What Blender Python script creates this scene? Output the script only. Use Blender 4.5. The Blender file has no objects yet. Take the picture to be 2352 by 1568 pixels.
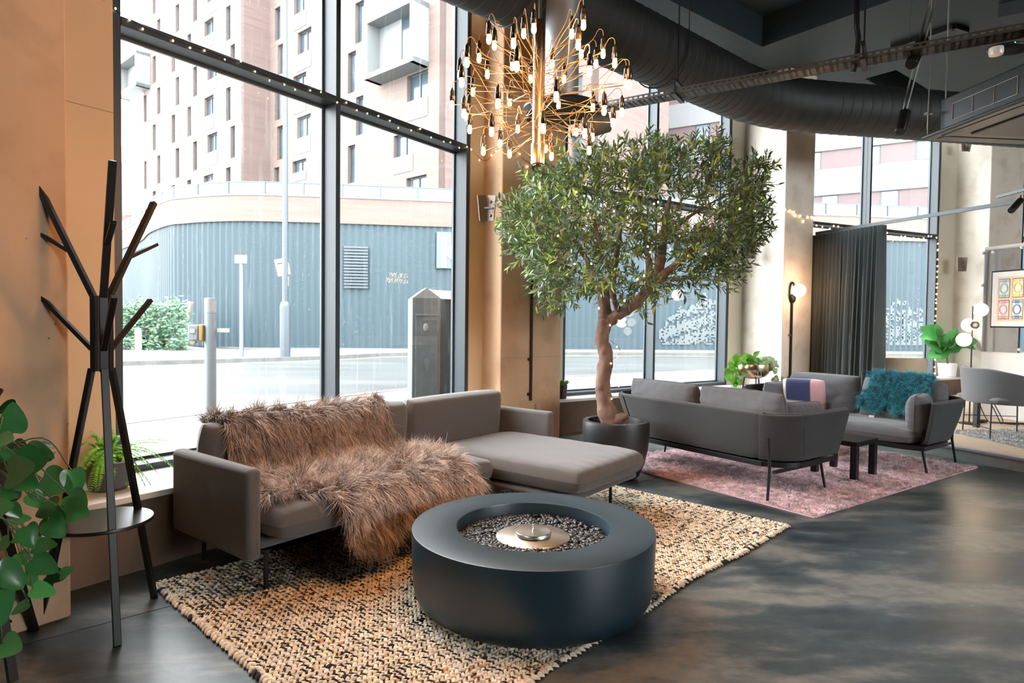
import bpy, math, random
import numpy as np
from mathutils import Matrix, Vector
R = math.radians
rng = np.random.default_rng(7)
random.seed(7)
sc = bpy.context.scene
COL = sc.collection

# ------------------------------------------------------------------ camera
F, CX, CY, EYE = 1460.0, 1176.0, 784.0, 1.4
_p = math.atan((784.0-740.0)/F); _r = R(.66)
FW = np.array([0, math.cos(_p), -math.sin(_p)]); _u = np.array([0, math.sin(_p), math.cos(_p)]); _x = np.array([1., 0, 0])
RT = math.cos(_r)*_x+math.sin(_r)*_u; UP = -math.sin(_r)*_x+math.cos(_r)*_u
cam_d = bpy.data.cameras.new('camera'); cam = bpy.data.objects.new('camera', cam_d); COL.objects.link(cam)
cam_d.sensor_width = 36; cam_d.lens = F/2352*36; cam_d.clip_start = .05; cam_d.clip_end = 400
m = Matrix.Identity(4)
for i in range(3):
    m[i][0] = RT[i]; m[i][1] = UP[i]; m[i][2] = -FW[i]
m[2][3] = EYE
cam.matrix_world = m
cam_d.dof.use_dof = True; cam_d.dof.focus_distance = 3.4; cam_d.dof.aperture_fstop = 4.8
sc.camera = cam
def ray(x, y): return FW+RT*((x-CX)/F)+UP*((CY-y)/F)
def zpt(x, y, h=0.):
    """plan point seen at photograph pixel x, y on the level z = h"""
    r = ray(x, y); return (r*((h-EYE)/r[2]))[:2]
def vpt(x, y, P, d):
    """point on the vertical plane through plan point P along plan direction d"""
    r = ray(x, y); P = np.array(P[:2]); n = np.array([-d[1], d[0]]); t = (n@P)/(n@r[:2]); p = r*t
    return np.array([p[0], p[1], p[2]+EYE])

# ------------------------------------------------------------------ view, world, lights
sc.view_settings.view_transform = 'Standard'; sc.view_settings.look = 'None'
sc.view_settings.gamma = 1; sc.view_settings.use_curve_mapping = False
sc.view_settings.exposure = 0.35
cy = sc.cycles
cy.max_bounces = 9; cy.diffuse_bounces = 4; cy.glossy_bounces = 4; cy.transmission_bounces = 4; cy.transparent_max_bounces = 12
cy.caustics_reflective = False; cy.caustics_refractive = False; cy.sample_clamp_indirect = 6
w = bpy.data.worlds.new('overcast_sky'); sc.world = w; w.use_nodes = True
bg = w.node_tree.nodes['Background']; bg.inputs[0].default_value = (.93, .97, 1, 1); bg.inputs[1].default_value = 16

def light(name, kind, loc, energy, color, size=.1, rot=None, **kw):
    l = bpy.data.lights.new(name, kind); l.energy = energy; l.color = color
    if kind == 'POINT': l.shadow_soft_size = size
    if kind == 'AREA': l.size = size
    for k, v in kw.items(): setattr(l, k, v)
    o = bpy.data.objects.new(name, l); COL.objects.link(o); o.location = loc
    if rot: o.rotation_euler = rot
    return o
WARM = (1, .52, .2)

# ------------------------------------------------------------------ materials
MATS = {}
def mat(name, col=(.5, .5, .5), rough=.5, metal=0., spec=.5, noise=0., nscale=6., bump=0., bscale=40., col2=None, attr=None,
        emit=None, estr=0., stretch=(1, 1, 1), sheen=0., coat=0., n2=None):
    if name in MATS: return MATS[name]
    m = bpy.data.materials.new(name); m.use_nodes = True; nt = m.node_tree; N = nt.nodes; L = nt.links
    b = N['Principled BSDF']
    b.inputs['Base Color'].default_value = (*col, 1); b.inputs['Roughness'].default_value = rough
    b.inputs['Metallic'].default_value = metal; b.inputs['Specular IOR Level'].default_value = spec
    if sheen: b.inputs['Sheen Weight'].default_value = sheen; b.inputs['Sheen Roughness'].default_value = .5
    if coat: b.inputs['Coat Weight'].default_value = coat
    tc = N.new('ShaderNodeTexCoord'); mp = N.new('ShaderNodeMapping'); mp.inputs['Scale'].default_value = stretch
    L.new(tc.outputs['Object'], mp.inputs[0])
    src = None
    if attr:
        a = N.new('ShaderNodeAttribute'); a.attribute_name = attr; src = a.outputs['Color']
    if noise or col2:
        t = N.new('ShaderNodeTexNoise'); t.inputs['Scale'].default_value = nscale; t.inputs['Detail'].default_value = 6
        L.new(mp.outputs[0], t.inputs[0])
        cr = N.new('ShaderNodeValToRGB'); L.new(t.outputs[0], cr.inputs[0])
        cr.color_ramp.elements[0].position = .3; cr.color_ramp.elements[1].position = .7
        if col2:
            cr.color_ramp.elements[0].color = (*col, 1); cr.color_ramp.elements[1].color = (*col2, 1); res = cr.outputs[0]
        else:
            k = 1-noise; cr.color_ramp.elements[0].color = (k, k, k, 1); cr.color_ramp.elements[1].color = (1, 1, 1, 1)
            mx = N.new('ShaderNodeMix'); mx.data_type = 'RGBA'; mx.blend_type = 'MULTIPLY'; mx.inputs[0].default_value = 1
            if src: L.new(src, mx.inputs[6])
            else: mx.inputs[6].default_value = (*col, 1)
            L.new(cr.outputs[0], mx.inputs[7]); res = mx.outputs[2]
        src = res
    if src: L.new(src, b.inputs['Base Color'])
    if bump:
        t2 = N.new('ShaderNodeTexNoise'); t2.inputs['Scale'].default_value = bscale; t2.inputs['Detail'].default_value = 4
        L.new(mp.outputs[0], t2.inputs[0])
        bp = N.new('ShaderNodeBump'); bp.inputs['Strength'].default_value = bump; bp.inputs['Distance'].default_value = .01
        L.new(t2.outputs[0], bp.inputs['Height']); L.new(bp.outputs[0], b.inputs['Normal'])
    if emit:
        b.inputs['Emission Color'].default_value = (*emit, 1); b.inputs['Emission Strength'].default_value = estr
    MATS[name] = m; return m

def floor_mat():
    m = mat('polished_concrete', (.1, .11, .11), .3); nt = m.node_tree; N = nt.nodes; L = nt.links; b = N['Principled BSDF']
    tc = [n for n in N if n.type == 'TEX_COORD'][0]; mp = [n for n in N if n.type == 'MAPPING'][0]
    mp.inputs['Rotation'].default_value = (0, 0, R(-30)); mp.inputs['Scale'].default_value = (.55, 1.3, 1)
    a = N.new('ShaderNodeTexNoise'); a.inputs['Scale'].default_value = 1.7; a.inputs['Detail'].default_value = 10; a.inputs['Roughness'].default_value = .68
    c = N.new('ShaderNodeTexNoise'); c.inputs['Scale'].default_value = 14; c.inputs['Detail'].default_value = 6
    L.new(mp.outputs[0], a.inputs[0]); L.new(tc.outputs['Object'], c.inputs[0])
    cr = N.new('ShaderNodeValToRGB'); L.new(a.outputs[0], cr.inputs[0]); e = cr.color_ramp.elements
    e[0].position = .40; e[0].color = (.012, .021, .027, 1); e[1].position = .60; e[1].color = (.165, .163, .148, 1)
    e2 = e.new(.5); e2.color = (.045, .060, .065, 1)
    cr2 = N.new('ShaderNodeValToRGB'); L.new(c.outputs[0], cr2.inputs[0]); cr2.color_ramp.elements[0].position = .25; cr2.color_ramp.elements[1].position = .6
    cr2.color_ramp.elements[0].color = (.72, .72, .72, 1)
    mx = N.new('ShaderNodeMix'); mx.data_type = 'RGBA'; mx.blend_type = 'MULTIPLY'; mx.inputs[0].default_value = 1
    L.new(cr.outputs[0], mx.inputs[6]); L.new(cr2.outputs[0], mx.inputs[7]); L.new(mx.outputs[2], b.inputs['Base Color'])
    mr = N.new('ShaderNodeMapRange'); mr.inputs['To Min'].default_value = .24; mr.inputs['To Max'].default_value = .5
    L.new(a.outputs[0], mr.inputs[0]); L.new(mr.outputs[0], b.inputs['Roughness'])
    return m
def concrete(name, c1, c2, rough=.75):
    """cast concrete: broad tone drift, fine grain, scattered blow holes and stains"""
    m = mat(name, c1, rough, col2=c2, nscale=1.1, stretch=(1, 1, .7)); nt = m.node_tree; N = nt.nodes; L = nt.links; b = N['Principled BSDF']
    tc = [n for n in N if n.type == 'TEX_COORD'][0]
    base = b.inputs['Base Color'].links[0].from_socket
    v = N.new('ShaderNodeTexVoronoi'); v.inputs['Scale'].default_value = 9; L.new(tc.outputs['Object'], v.inputs[0])
    cr = N.new('ShaderNodeValToRGB'); L.new(v.outputs['Distance'], cr.inputs[0])
    cr.color_ramp.elements[0].position = .025; cr.color_ramp.elements[0].color = (.3, .27, .24, 1); cr.color_ramp.elements[1].position = .06
    s = N.new('ShaderNodeTexNoise'); s.inputs['Scale'].default_value = 3.2; s.inputs['Detail'].default_value = 8; L.new(tc.outputs['Object'], s.inputs[0])
    cs = N.new('ShaderNodeValToRGB'); L.new(s.outputs[0], cs.inputs[0]); cs.color_ramp.elements[0].position = .28; cs.color_ramp.elements[1].position = .5
    cs.color_ramp.elements[0].color = (.78, .75, .72, 1)
    prev = base
    for o in (cr, cs):
        mx = N.new('ShaderNodeMix'); mx.data_type = 'RGBA'; mx.blend_type = 'MULTIPLY'; mx.inputs[0].default_value = 1
        L.new(prev, mx.inputs[6]); L.new(o.outputs[0], mx.inputs[7]); prev = mx.outputs[2]
    L.new(prev, b.inputs['Base Color'])
    bp = N.new('ShaderNodeBump'); bp.inputs['Strength'].default_value = .25; bp.inputs['Distance'].default_value = .01
    L.new(s.outputs[0], bp.inputs['Height']); L.new(bp.outputs[0], b.inputs['Normal'])
    return m
def glass_mat(name, dirt=.0, tint=(.97, .985, .98)):
    m = bpy.data.materials.new(name); m.use_nodes = True; nt = m.node_tree; N = nt.nodes; L = nt.links; N.clear()
    out = N.new('ShaderNodeOutputMaterial'); tr = N.new('ShaderNodeBsdfTransparent'); tr.inputs[0].default_value = (*tint, 1)
    gl = N.new('ShaderNodeBsdfGlossy'); gl.inputs['Roughness'].default_value = 0.0
    fr = N.new('ShaderNodeFresnel'); fr.inputs[0].default_value = 1.5
    mx = N.new('ShaderNodeMixShader'); L.new(fr.outputs[0], mx.inputs[0]); L.new(tr.outputs[0], mx.inputs[1]); L.new(gl.outputs[0], mx.inputs[2])
    last = mx.outputs[0]
    if dirt:
        tc = N.new('ShaderNodeTexCoord'); mp = N.new('ShaderNodeMapping'); mp.inputs['Scale'].default_value = (9, 9, .55); L.new(tc.outputs['Object'], mp.inputs[0])
        n1 = N.new('ShaderNodeTexNoise'); n1.inputs['Scale'].default_value = 3; n1.inputs['Detail'].default_value = 5; L.new(mp.outputs[0], n1.inputs[0])
        c1 = N.new('ShaderNodeValToRGB'); L.new(n1.outputs[0], c1.inputs[0]); c1.color_ramp.elements[0].position = .56; c1.color_ramp.elements[1].position = .8
        c1.color_ramp.elements[1].color = (dirt, dirt, dirt, 1)
        v = N.new('ShaderNodeTexVoronoi'); v.inputs['Scale'].default_value = 26; L.new(tc.outputs['Object'], v.inputs[0])
        c2 = N.new('ShaderNodeValToRGB'); L.new(v.outputs['Distance'], c2.inputs[0]); c2.color_ramp.elements[0].color = (.08, .08, .08, 1); c2.color_ramp.elements[0].position = .05
        c2.color_ramp.elements[1].position = .09; c2.color_ramp.elements[1].color = (0, 0, 0, 1)
        big = N.new('ShaderNodeTexNoise'); big.inputs['Scale'].default_value = 1.3; L.new(tc.outputs['Object'], big.inputs[0])
        c3 = N.new('ShaderNodeValToRGB'); L.new(big.outputs[0], c3.inputs[0]); c3.color_ramp.elements[0].position = .5; c3.color_ramp.elements[1].position = .62
        mm = N.new('ShaderNodeMath'); mm.operation = 'MULTIPLY'; L.new(c2.outputs[0], mm.inputs[0]); L.new(c3.outputs[0], mm.inputs[1])
        ma = N.new('ShaderNodeMath'); ma.operation = 'ADD'; ma.use_clamp = True; L.new(c1.outputs[0], ma.inputs[0]); L.new(mm.outputs[0], ma.inputs[1])
        df = N.new('ShaderNodeBsdfTranslucent'); df.inputs[0].default_value = (.85, .88, .9, 1)
        m2 = N.new('ShaderNodeMixShader'); L.new(ma.outputs[0], m2.inputs[0]); L.new(last, m2.inputs[1]); L.new(df.outputs[0], m2.inputs[2]); last = m2.outputs[0]
    L.new(last, out.inputs[0]); MATS[name] = m; return m
def brick_mat(name, c1, c2):
    """long thin courses of pale brick"""
    m = mat(name, c1, .85); nt = m.node_tree; N = nt.nodes; L = nt.links; b = N['Principled BSDF']
    tc = [n for n in N if n.type == 'TEX_COORD'][0]; mp = [n for n in N if n.type == 'MAPPING'][0]; mp.inputs['Scale'].default_value = (.05, .05, 1.1)
    n1 = N.new('ShaderNodeTexNoise'); n1.inputs['Scale'].default_value = 5; n1.inputs['Detail'].default_value = 8; n1.inputs['Roughness'].default_value = .7; L.new(mp.outputs[0], n1.inputs[0])
    cr = N.new('ShaderNodeValToRGB'); L.new(n1.outputs[0], cr.inputs[0]); cr.color_ramp.elements[0].position = .38; cr.color_ramp.elements[0].color = (*c2, 1)
    cr.color_ramp.elements[1].position = .55; cr.color_ramp.elements[1].color = (*c1, 1); L.new(cr.outputs[0], b.inputs['Base Color'])
    return m

M_FLOOR = floor_mat()
M_CONC = concrete('pillar_concrete', (.46, .295, .175), (.58, .40, .255))  # orange of the chandelier light is put into the concrete colour
M_WALLC = concrete('rough_concrete', (.095, .060, .038), (.17, .112, .075), .85)
M_REVEAL = mat('painted_reveal', (.50, .46, .36), .7, noise=.12, nscale=2)
M_CEIL = concrete('painted_ceiling', (.006, .0155, .019), (.011, .0235, .028), .6)
M_FRAME = mat('window_metal', (.019, .029, .037), .48, .1, noise=.1)
M_GLASS = glass_mat('window_glass', .0)
M_GLASSD = glass_mat('rain_marked_glass', .03)
M_SILL = mat('sill_board', (.62, .60, .56), .45, noise=.1)
M_BLACK = mat('black_metal', (.007, .007, .008), .42, spec=.35)
M_BLACKW = mat('black_wood', (.005, .0055, .006), .4, spec=.35, noise=.4, nscale=30, stretch=(1, 12, 1))
M_DUCT = mat('duct_paint', (.006, .0085, .009), .6, .0, noise=.25, nscale=3)
M_GALV = mat('galvanised_tray', (.09, .088, .08), .45, .6, noise=.2, nscale=10)
M_WHITE = mat('white_paint', (.8, .8, .79), .5)
M_STEEL = mat('brushed_steel', (.75, .72, .68), .28, 1., noise=.15, nscale=20)
M_BRASS = mat('champagne_metal', (.66, .52, .34), .25, 1.)

# ------------------------------------------------------------------ object helpers
def tag(o, label=None, cat=None, group=None, kind=None):
    if label: o['label'] = label
    if cat: o['category'] = cat
    if group: o['group'] = group
    if kind: o['kind'] = kind
    return o
def world_mat(o):
    return Matrix.LocRotScale(o.location, o.rotation_euler, o.scale)
def thing(name, label, cat, loc=(0, 0, 0), rz=0., group=None, kind=None):
    o = bpy.data.objects.new(name, None); COL.objects.link(o); o.location = loc; o.rotation_euler = (0, 0, rz); o.empty_display_size = .1
    return tag(o, label, cat, group, kind)
def link(name, me, material=None, parent=None, world=False, smooth=None):
    if material is not None and not me.materials: me.materials.append(material)
    if smooth is not None:
        me.polygons.foreach_set('use_smooth', [True]*len(me.polygons))
        if smooth < 180: me.set_sharp_from_angle(angle=R(smooth))
    o = bpy.data.objects.new(name, me); COL.objects.link(o)
    if parent is not None:
        o.parent = parent
        if world and parent.type == 'EMPTY': o.matrix_parent_inverse = world_mat(parent).inverted()
    return o
def npmesh(name, V, Fc, cols=None):
    """mesh from arrays; all faces the same size"""
    V = np.asarray(V, dtype=np.float32).reshape(-1, 3); Fc = np.asarray(Fc, dtype=np.int32); k = Fc.shape[1]
    me = bpy.data.meshes.new(name); me.vertices.add(len(V)); me.vertices.foreach_set('co', V.ravel())
    me.loops.add(Fc.size); me.loops.foreach_set('vertex_index', Fc.ravel())
    me.polygons.add(len(Fc)); me.polygons.foreach_set('loop_start', np.arange(0, Fc.size, k, dtype=np.int32))
    me.update(calc_edges=True)
    if cols is not None:
        a = me.color_attributes.new('Col', 'FLOAT_COLOR', 'POINT'); c = np.ones((len(V), 4), dtype=np.float32); c[:, :3] = cols; a.data.foreach_set('color', c.ravel())
    return me
def scatter(TV, TF, Ms, cols=None):
    """merge copies of a small template: TV n×3, TF faces, Ms N×3×4"""
    TV = np.asarray(TV, float); TF = np.asarray(TF); N = len(Ms)
    V = np.einsum('nij,vj->nvi', Ms[:, :, :3], TV)+Ms[:, None, :, 3]
    Fc = (TF[None]+(np.arange(N)*len(TV))[:, None, None]).reshape(-1, TF.shape[1])
    c = None if cols is None else np.repeat(cols, len(TV), axis=0)
    return V.reshape(-1, 3), Fc, c
class MB:
    def __init__(s): s.v = []; s.f = []
    def add(s, V, Fc):
        o = len(s.v); s.v += [tuple(map(float, p)) for p in V]; s.f += [tuple(i+o for i in f) for f in Fc]; return s
    def box(s, c, size, rz=0., rot=None):
        hx, hy, hz = size[0]/2, size[1]/2, size[2]/2
        P = [Vector((x*hx, y*hy, z*hz)) for x in (-1, 1) for y in (-1, 1) for z in (-1, 1)]
        m = rot.to_3x3() if rot is not None else Matrix.Rotation(rz, 3, 'Z')
        P = [m @ p+Vector(c) for p in P]
        return s.add(P, [(0, 1, 3, 2), (4, 6, 7, 5), (0, 4, 5, 1), (2, 3, 7, 6), (0, 2, 6, 4), (1, 5, 7, 3)])
    def beam(s, a, b, w, h, up=(0, 0, 1)):
        """rectangular bar from a to b"""
        a = Vector(a); b = Vector(b); d = (b-a); L = d.length; d.normalize(); u = Vector(up)
        x = d.cross(u)
        if x.length < 1e-4: x = d.cross(Vector((1, 0, 0)))
        x.normalize(); y = x.cross(d)
        P = []
        for t in (a, b):
            for i, j in ((-1, -1), (1, -1), (1, 1), (-1, 1)): P.append(t+x*(i*w/2)+y*(j*h/2))
        return s.add(P, [(0, 1, 2, 3), (7, 6, 5, 4), (0, 4, 5, 1), (1, 5, 6, 2), (2, 6, 7, 3), (3, 7, 4, 0)])
    def prism(s, poly, z0, z1):
        n = len(poly); P = [(x, y, z0) for x, y in poly]+[(x, y, z1) for x, y in poly]
        return s.add(P, [tuple(range(n-1, -1, -1)), tuple(range(n, 2*n))]+[(i, (i+1) % n, n+(i+1) % n, n+i) for i in range(n)])
    def tube(s, pts, r, n=8, cap=True):
        pts = [Vector(p) for p in pts]; rs = r if hasattr(r, '__len__') else [r]*len(pts); V = []; Fc = []
        t = (pts[1]-pts[0]).normalized(); u = t.cross(Vector((0, 0, 1)))
        if u.length < 1e-3: u = t.cross(Vector((1, 0, 0)))
        u.normalize()
        for i, p in enumerate(pts):
            a = pts[max(i-1, 0)]; b = pts[min(i+1, len(pts)-1)]; t = (b-a)
            t = t.normalized() if t.length > 1e-9 else Vector((0, 0, 1))
            u = (u-t*u.dot(t)); u = u.normalized() if u.length > 1e-6 else t.orthogonal().normalized(); w2 = t.cross(u)
            for k in range(n):
                q = 2*math.pi*k/n; V.append(p+(u*math.cos(q)+w2*math.sin(q))*rs[i])
        for i in range(len(pts)-1):
            for k in range(n): Fc.append((i*n+k, i*n+(k+1) % n, (i+1)*n+(k+1) % n, (i+1)*n+k))
        if cap: Fc += [tuple(range(n-1, -1, -1)), tuple(range((len(pts)-1)*n, len(pts)*n))]
        return s.add(V, Fc)
    def lathe(s, prof, c=(0, 0, 0), n=32, cap=True, rot=None):
        V = []; Fc = []
        for r, z in prof:
            for k in range(n):
                q = 2*math.pi*k/n; p = Vector((r*math.cos(q), r*math.sin(q), z))
                if rot is not None: p = rot @ p
                V.append(p+Vector(c))
        m = len(prof)
        for i in range(m-1):
            for k in range(n): Fc.append((i*n+k, i*n+(k+1) % n, (i+1)*n+(k+1) % n, (i+1)*n+k))
        if cap: Fc += [tuple(range(n-1, -1, -1)), tuple(range((m-1)*n, m*n))]
        return s.add(V, Fc)
    def sphere(s, c, r, n=16, sc=(1, 1, 1)):
        V = []; Fc = []; m = n//2
        for i in range(m+1):
            a = math.pi*i/m
            for k in range(n):
                q = 2*math.pi*k/n; V.append((c[0]+r*sc[0]*math.sin(a)*math.cos(q), c[1]+r*sc[1]*math.sin(a)*math.sin(q), c[2]-r*sc[2]*math.cos(a)))
        for i in range(m):
            for k in range(n): Fc.append((i*n+k, i*n+(k+1) % n, (i+1)*n+(k+1) % n, (i+1)*n+k))
        return s.add(V, Fc)
    def build(s, name, material, parent=None, world=False, smooth=30, bevel=0., segs=2):
        me = bpy.data.meshes.new(name); me.from_pydata(s.v, [], s.f); me.update()
        o = link(name, me, material, parent, world, smooth)
        if bevel:
            b = o.modifiers.new('edge', 'BEVEL'); b.width = bevel; b.segments = segs; b.limit_method = 'ANGLE'; b.angle_limit = R(40)
        return o
def copy_tree(o, parent=None):
    c = o.copy(); COL.objects.link(c)
    if parent is not None: c.parent = parent; c.matrix_parent_inverse = o.matrix_parent_inverse.copy()
    for ch in [x for x in KIDS.get(o.name, [])]: copy_tree(ch, c)
    return c
KIDS = {}
def kids_of(root):
    """record children once, before copying"""
    KIDS.clear()
    for o in COL.objects:
        if o.parent is not None: KIDS.setdefault(o.parent.name, []).append(o)
def spline(pts, n=8):
    """Catmull-Rom through points"""
    P = [np.array(p, float) for p in pts]; P = [2*P[0]-P[1]]+P+[2*P[-1]-P[-2]]; out = []
    for i in range(1, len(P)-2):
        for k in range(n):
            t = k/n; a, b, c, d = P[i-1:i+3]
            out.append(.5*((2*b)+(-a+c)*t+(2*a-5*b+4*c-d)*t*t+(-a+3*b-3*c+d)*t**3))
    out.append(P[-2]); return out
def dirs(az):
    a = R(az); d = np.array([math.sin(a), math.cos(a)]); return d, np.array([-d[1], d[0]])
def pillow(W, D, H, p=6., q=.35, seam=.0, wr=0., n=28, seed=0, crease=()):
    """two puffed sheets joined at a seam; W×D plan, H thick; returns V, F centred at the seam"""
    r = np.random.default_rng(seed); g = np.linspace(-1, 1, n)
    g = np.sign(g)*(1-(1-np.abs(g))**1.25) if n > 12 else g
    X, Y = np.meshgrid(g, g, indexing='ij')
    ex = (1-np.abs(X)**p); ey = (1-np.abs(Y)**p); T = np.clip(ex*ey, 0, 1)**q
    pin = 1-.035*(np.abs(X)*np.abs(Y))**3
    ph = r.uniform(0, 6.28, 8)
    wrk = np.zeros_like(X)
    if wr:
        for k in range(4):
            fx, fy = r.uniform(2, 7, 2); wrk += np.sin(fx*X*2+ph[k])*np.sin(fy*Y*2+ph[k+4])
        edge = np.clip((np.maximum(np.abs(X), np.abs(Y))-.55)/.45, 0, 1)
        wrk = wrk*.25+edge*(np.sin(X*26+ph[0])*np.clip(np.abs(Y)*2-1, 0, 1)+np.sin(Y*22+ph[1])*np.clip(np.abs(X)*2-1, 0, 1))*.7
        wrk *= wr*np.minimum(1, T*2)
    xs = X*W/2*pin; ys = Y*D/2*pin
    top = np.stack([xs, ys, T*H/2+wrk+seam], -1).reshape(-1, 3); bot = np.stack([xs, ys, -T*H/2+wrk*.5-seam], -1).reshape(-1, 3)
    V = np.vstack([top, bot]); I = np.arange(n*n).reshape(n, n); F1 = []
    a, b, c, d = I[:-1, :-1].ravel(), I[1:, :-1].ravel(), I[1:, 1:].ravel(), I[:-1, 1:].ravel()
    F1 = np.stack([a, b, c, d], -1); F2 = np.stack([a, d, c, b], -1)+n*n
    if seam:
        ring = list(I[:, 0])+list(I[-1, 1:])+list(I[-2::-1, -1])+list(I[0, -2:0:-1]); k = len(ring)
        S = [(ring[(i+1) % k], ring[i], ring[i]+n*n, ring[(i+1) % k]+n*n) for i in range(k)]
        return V, np.vstack([F1, F2, np.array(S)])
    return V, np.vstack([F1, F2])
def put(V, M):
    M = np.array(M); return V@M[:3, :3].T+M[:3, 3]
def cushion(name, W, D, H, M, material, parent, pipe=None, **kw):
    V, Fc = pillow(W, D, H, **kw); V = put(V, M); me = npmesh(name, V, Fc)
    o = link(name, me, material, parent, False, 55)
    if pipe:
        n = kw.get('n', 28); I = np.arange(n*n).reshape(n, n); ring = list(I[:, 0])+list(I[-1, 1:])+list(I[-2::-1, -1])+list(I[0, -2:0:-1]); ring.append(ring[0])
        b = MB(); b.tube([tuple((V[i]+V[i+n*n])/2) for i in ring], .0055, 6, False); b.build('piping', pipe, o, smooth=180)
    return o
def TM(loc, rx=0, ry=0, rz=0):
    return Matrix.Translation(loc) @ Matrix.Rotation(R(rz), 4, 'Z') @ Matrix.Rotation(R(ry), 4, 'Y') @ Matrix.Rotation(R(rx), 4, 'X')
# ================================================================== THE SETTING
ZT = 5.3
def facet_frame(P, az):
    d, n = dirs(az); P = np.array(P)
    return lambda s, o, z=None: (tuple(P+d*s+n*o) if z is None else (*(P+d*s+n*o), z))
B1 = np.array([-2.239, 3.218]); d1, n1 = dirs(35)
W1 = B1+.487*n1+.413*d1                       # left jamb of the first window, inner frame plane
FR = {1: (W1, 35., 3.39, 1.667), 2: (np.array([.656, 8.265]), 55.5, 3.39, 1.69)}
FR[3] = (np.array([8.271-3.9*.907, 12.495-3.9*.42]), 65.1, 3.98, 1.95)
FR[4] = (np.array([10.05, 12.62]), 74., 3.6, 1.75)
def lin(a, b, o0, o1, z0, z1, fr):
    p = [fr(a, o0), fr(b, o0), fr(b, o1), fr(a, o1)]; return p, z0, z1
floor_z = 0.
# floor: one slab, lined with saw-cut joints
bm = MB(); poly = [(-8, -6), (-8, 2.2), tuple(B1-1.7*d1+.9*n1), tuple(B1+4.4*d1+.9*n1), (.6, 8.9), (4.4, 11.2), (9.0, 13.2), (14.5, 14.2), (19, 14.6), (19, -6)]
bm.prism(poly, -.15, 0.); tag(bm.build('floor', M_FLOOR, smooth=None), kind='structure')
jt = MB()
da, na = dirs(48)
for k in (-1.1, 2.3, 5.6):
    a = np.array([.6, 3.6])+na*(-k); jt.beam((*(a-da*9), .0006), (*(a+da*8), .0006), .006, .0015)
for k in (-2.6, 1.1, 4.6):
    a = np.array([1.5, 3.2])+da*k; jt.beam((*(a-na*1.6), .0006), (*(a+na*(-9)), .0006), .006, .0015)
tag(jt.build('trim_1', mat('joint_dark', (.012, .014, .015), .8), smooth=None), kind='structure')

def window(idx, tmat):
    P, az, W, ms = FR[idx]; L = facet_frame(P, az); D = .20; t = .05
    root = thing('window_%d' % idx, None, None, (P[0], P[1], .437), 0, kind='structure')
    fr = MB()
    def bar(a, b, z0, z1, dd=D): fr.prism([L(a, 0), L(b, 0), L(b, dd), L(a, dd)], z0, z1)
    z0, z1, zt = .437, 5.25, 3.16
    bar(0, t, z0, z1); bar(W-t, W, z0, z1)
    bar(t, W-t, z0, z0+.045); bar(t, W-t, z1-.06, z1)
    fr.build('frame', M_FRAME, root, True, None, .004, 1)
    mu = MB(); mu.prism([L(ms, -.002), L(ms+.045, -.002), L(ms+.045, D), L(ms, D)], z0+.045, z1-.06)
    mu.build('mullion', M_FRAME, root, True, None, .004, 1)
    tr = MB()
    for a, b in ((t, ms), (ms+.045, W-t)): tr.prism([L(a, 0), L(b, 0), L(b, D), L(a, D)], zt, zt+.055)
    tr.build('transom', M_FRAME, root, True, None, .004, 1)
    gk = MB()
    for a, b in ((t, ms), (ms+.045, W-t)):
        for c, e in ((z0+.045, zt), (zt+.055, z1-.06)):
            q = .02
            for aa, bb, cc, ee in ((a, a+q, c, e), (b-q, b, c, e), (a, b, c, c+q), (a, b, e-q, e)):
                gk.prism([L(aa, .155), L(bb, .155), L(bb, .175), L(aa, .175)], cc, ee)
            g = MB(); g.prism([L(a, .165), L(b, .165), L(b, .17), L(a, .17)], c, e)
            # single thin sheet of glass
            g = MB(); g.add([L(a, .165, c), L(b, .165, c), L(b, .165, e), L(a, .165, e)], [(0, 1, 2, 3)])
            g.build('glass_pane', tmat, root, True, None)
    gk.build('glazing_bead', mat('bead_metal', (.035, .055, .068), .45), root, True, None)
    return L
L1 = window(1, M_GLASSD); L2 = window(2, M_GLASS); L3 = window(3, M_GLASS); L4 = window(4, M_GLASS)

# walls: low wall under each window, flat stubs beside it, header above
w1 = MB()
w1.prism([L1(-.6, -.487), L1(4.2, -.487), L1(4.2, .2), L1(-.6, .2)], 0, .40)
w1.prism([L1(-.6, 0), L1(0, 0), L1(0, .2), L1(-.6, .2)], .40, ZT); w1.prism([L1(3.39, 0), L1(3.68, 0), L1(3.68, .2), L1(3.39, .2)], .40, ZT)
w1.prism([L1(0, 0), L1(3.39, 0), L1(3.39, .2), L1(0, .2)], 5.25, ZT)
tag(w1.build('wall_left', M_WALLC, smooth=None), kind='structure')
rv = MB()
rv.prism([L1(-.6, -.01), L1(0, -.01), L1(0, 0), L1(-.6, 0)], .437, ZT); rv.prism([L1(3.39, -.01), L1(3.62, -.01), L1(3.62, 0), L1(3.39, 0)], .437, ZT)
tag(rv.build('trim_2', mat('wall_lining', (.55, .38, .22), .6, noise=.1, nscale=1.5), smooth=None), kind='structure')
w2 = MB()
w2.prism([L2(-.35, -.22), L2(3.9, -.22), L2(3.9, .2), L2(-.35, .2)], 0, .40)
w2.prism([L2(-.3, 0), L2(0, 0), L2(0, .2), L2(-.3, .2)], .40, ZT); w2.prism([L2(3.39, 0), L2(3.75, 0), L2(3.75, .2), L2(3.39, .2)], .40, ZT)
w2.prism([L2(0, 0), L2(3.39, 0), L2(3.39, .2), L2(0, .2)], 5.25, ZT)
tag(w2.build('wall_back', M_WALLC, smooth=None), kind='structure')
w3 = MB()
w3.prism([L3(-.4, -.35), L3(4.6, -.35), L3(4.6, .2), L3(-.4, .2)], 0, .40)
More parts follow.
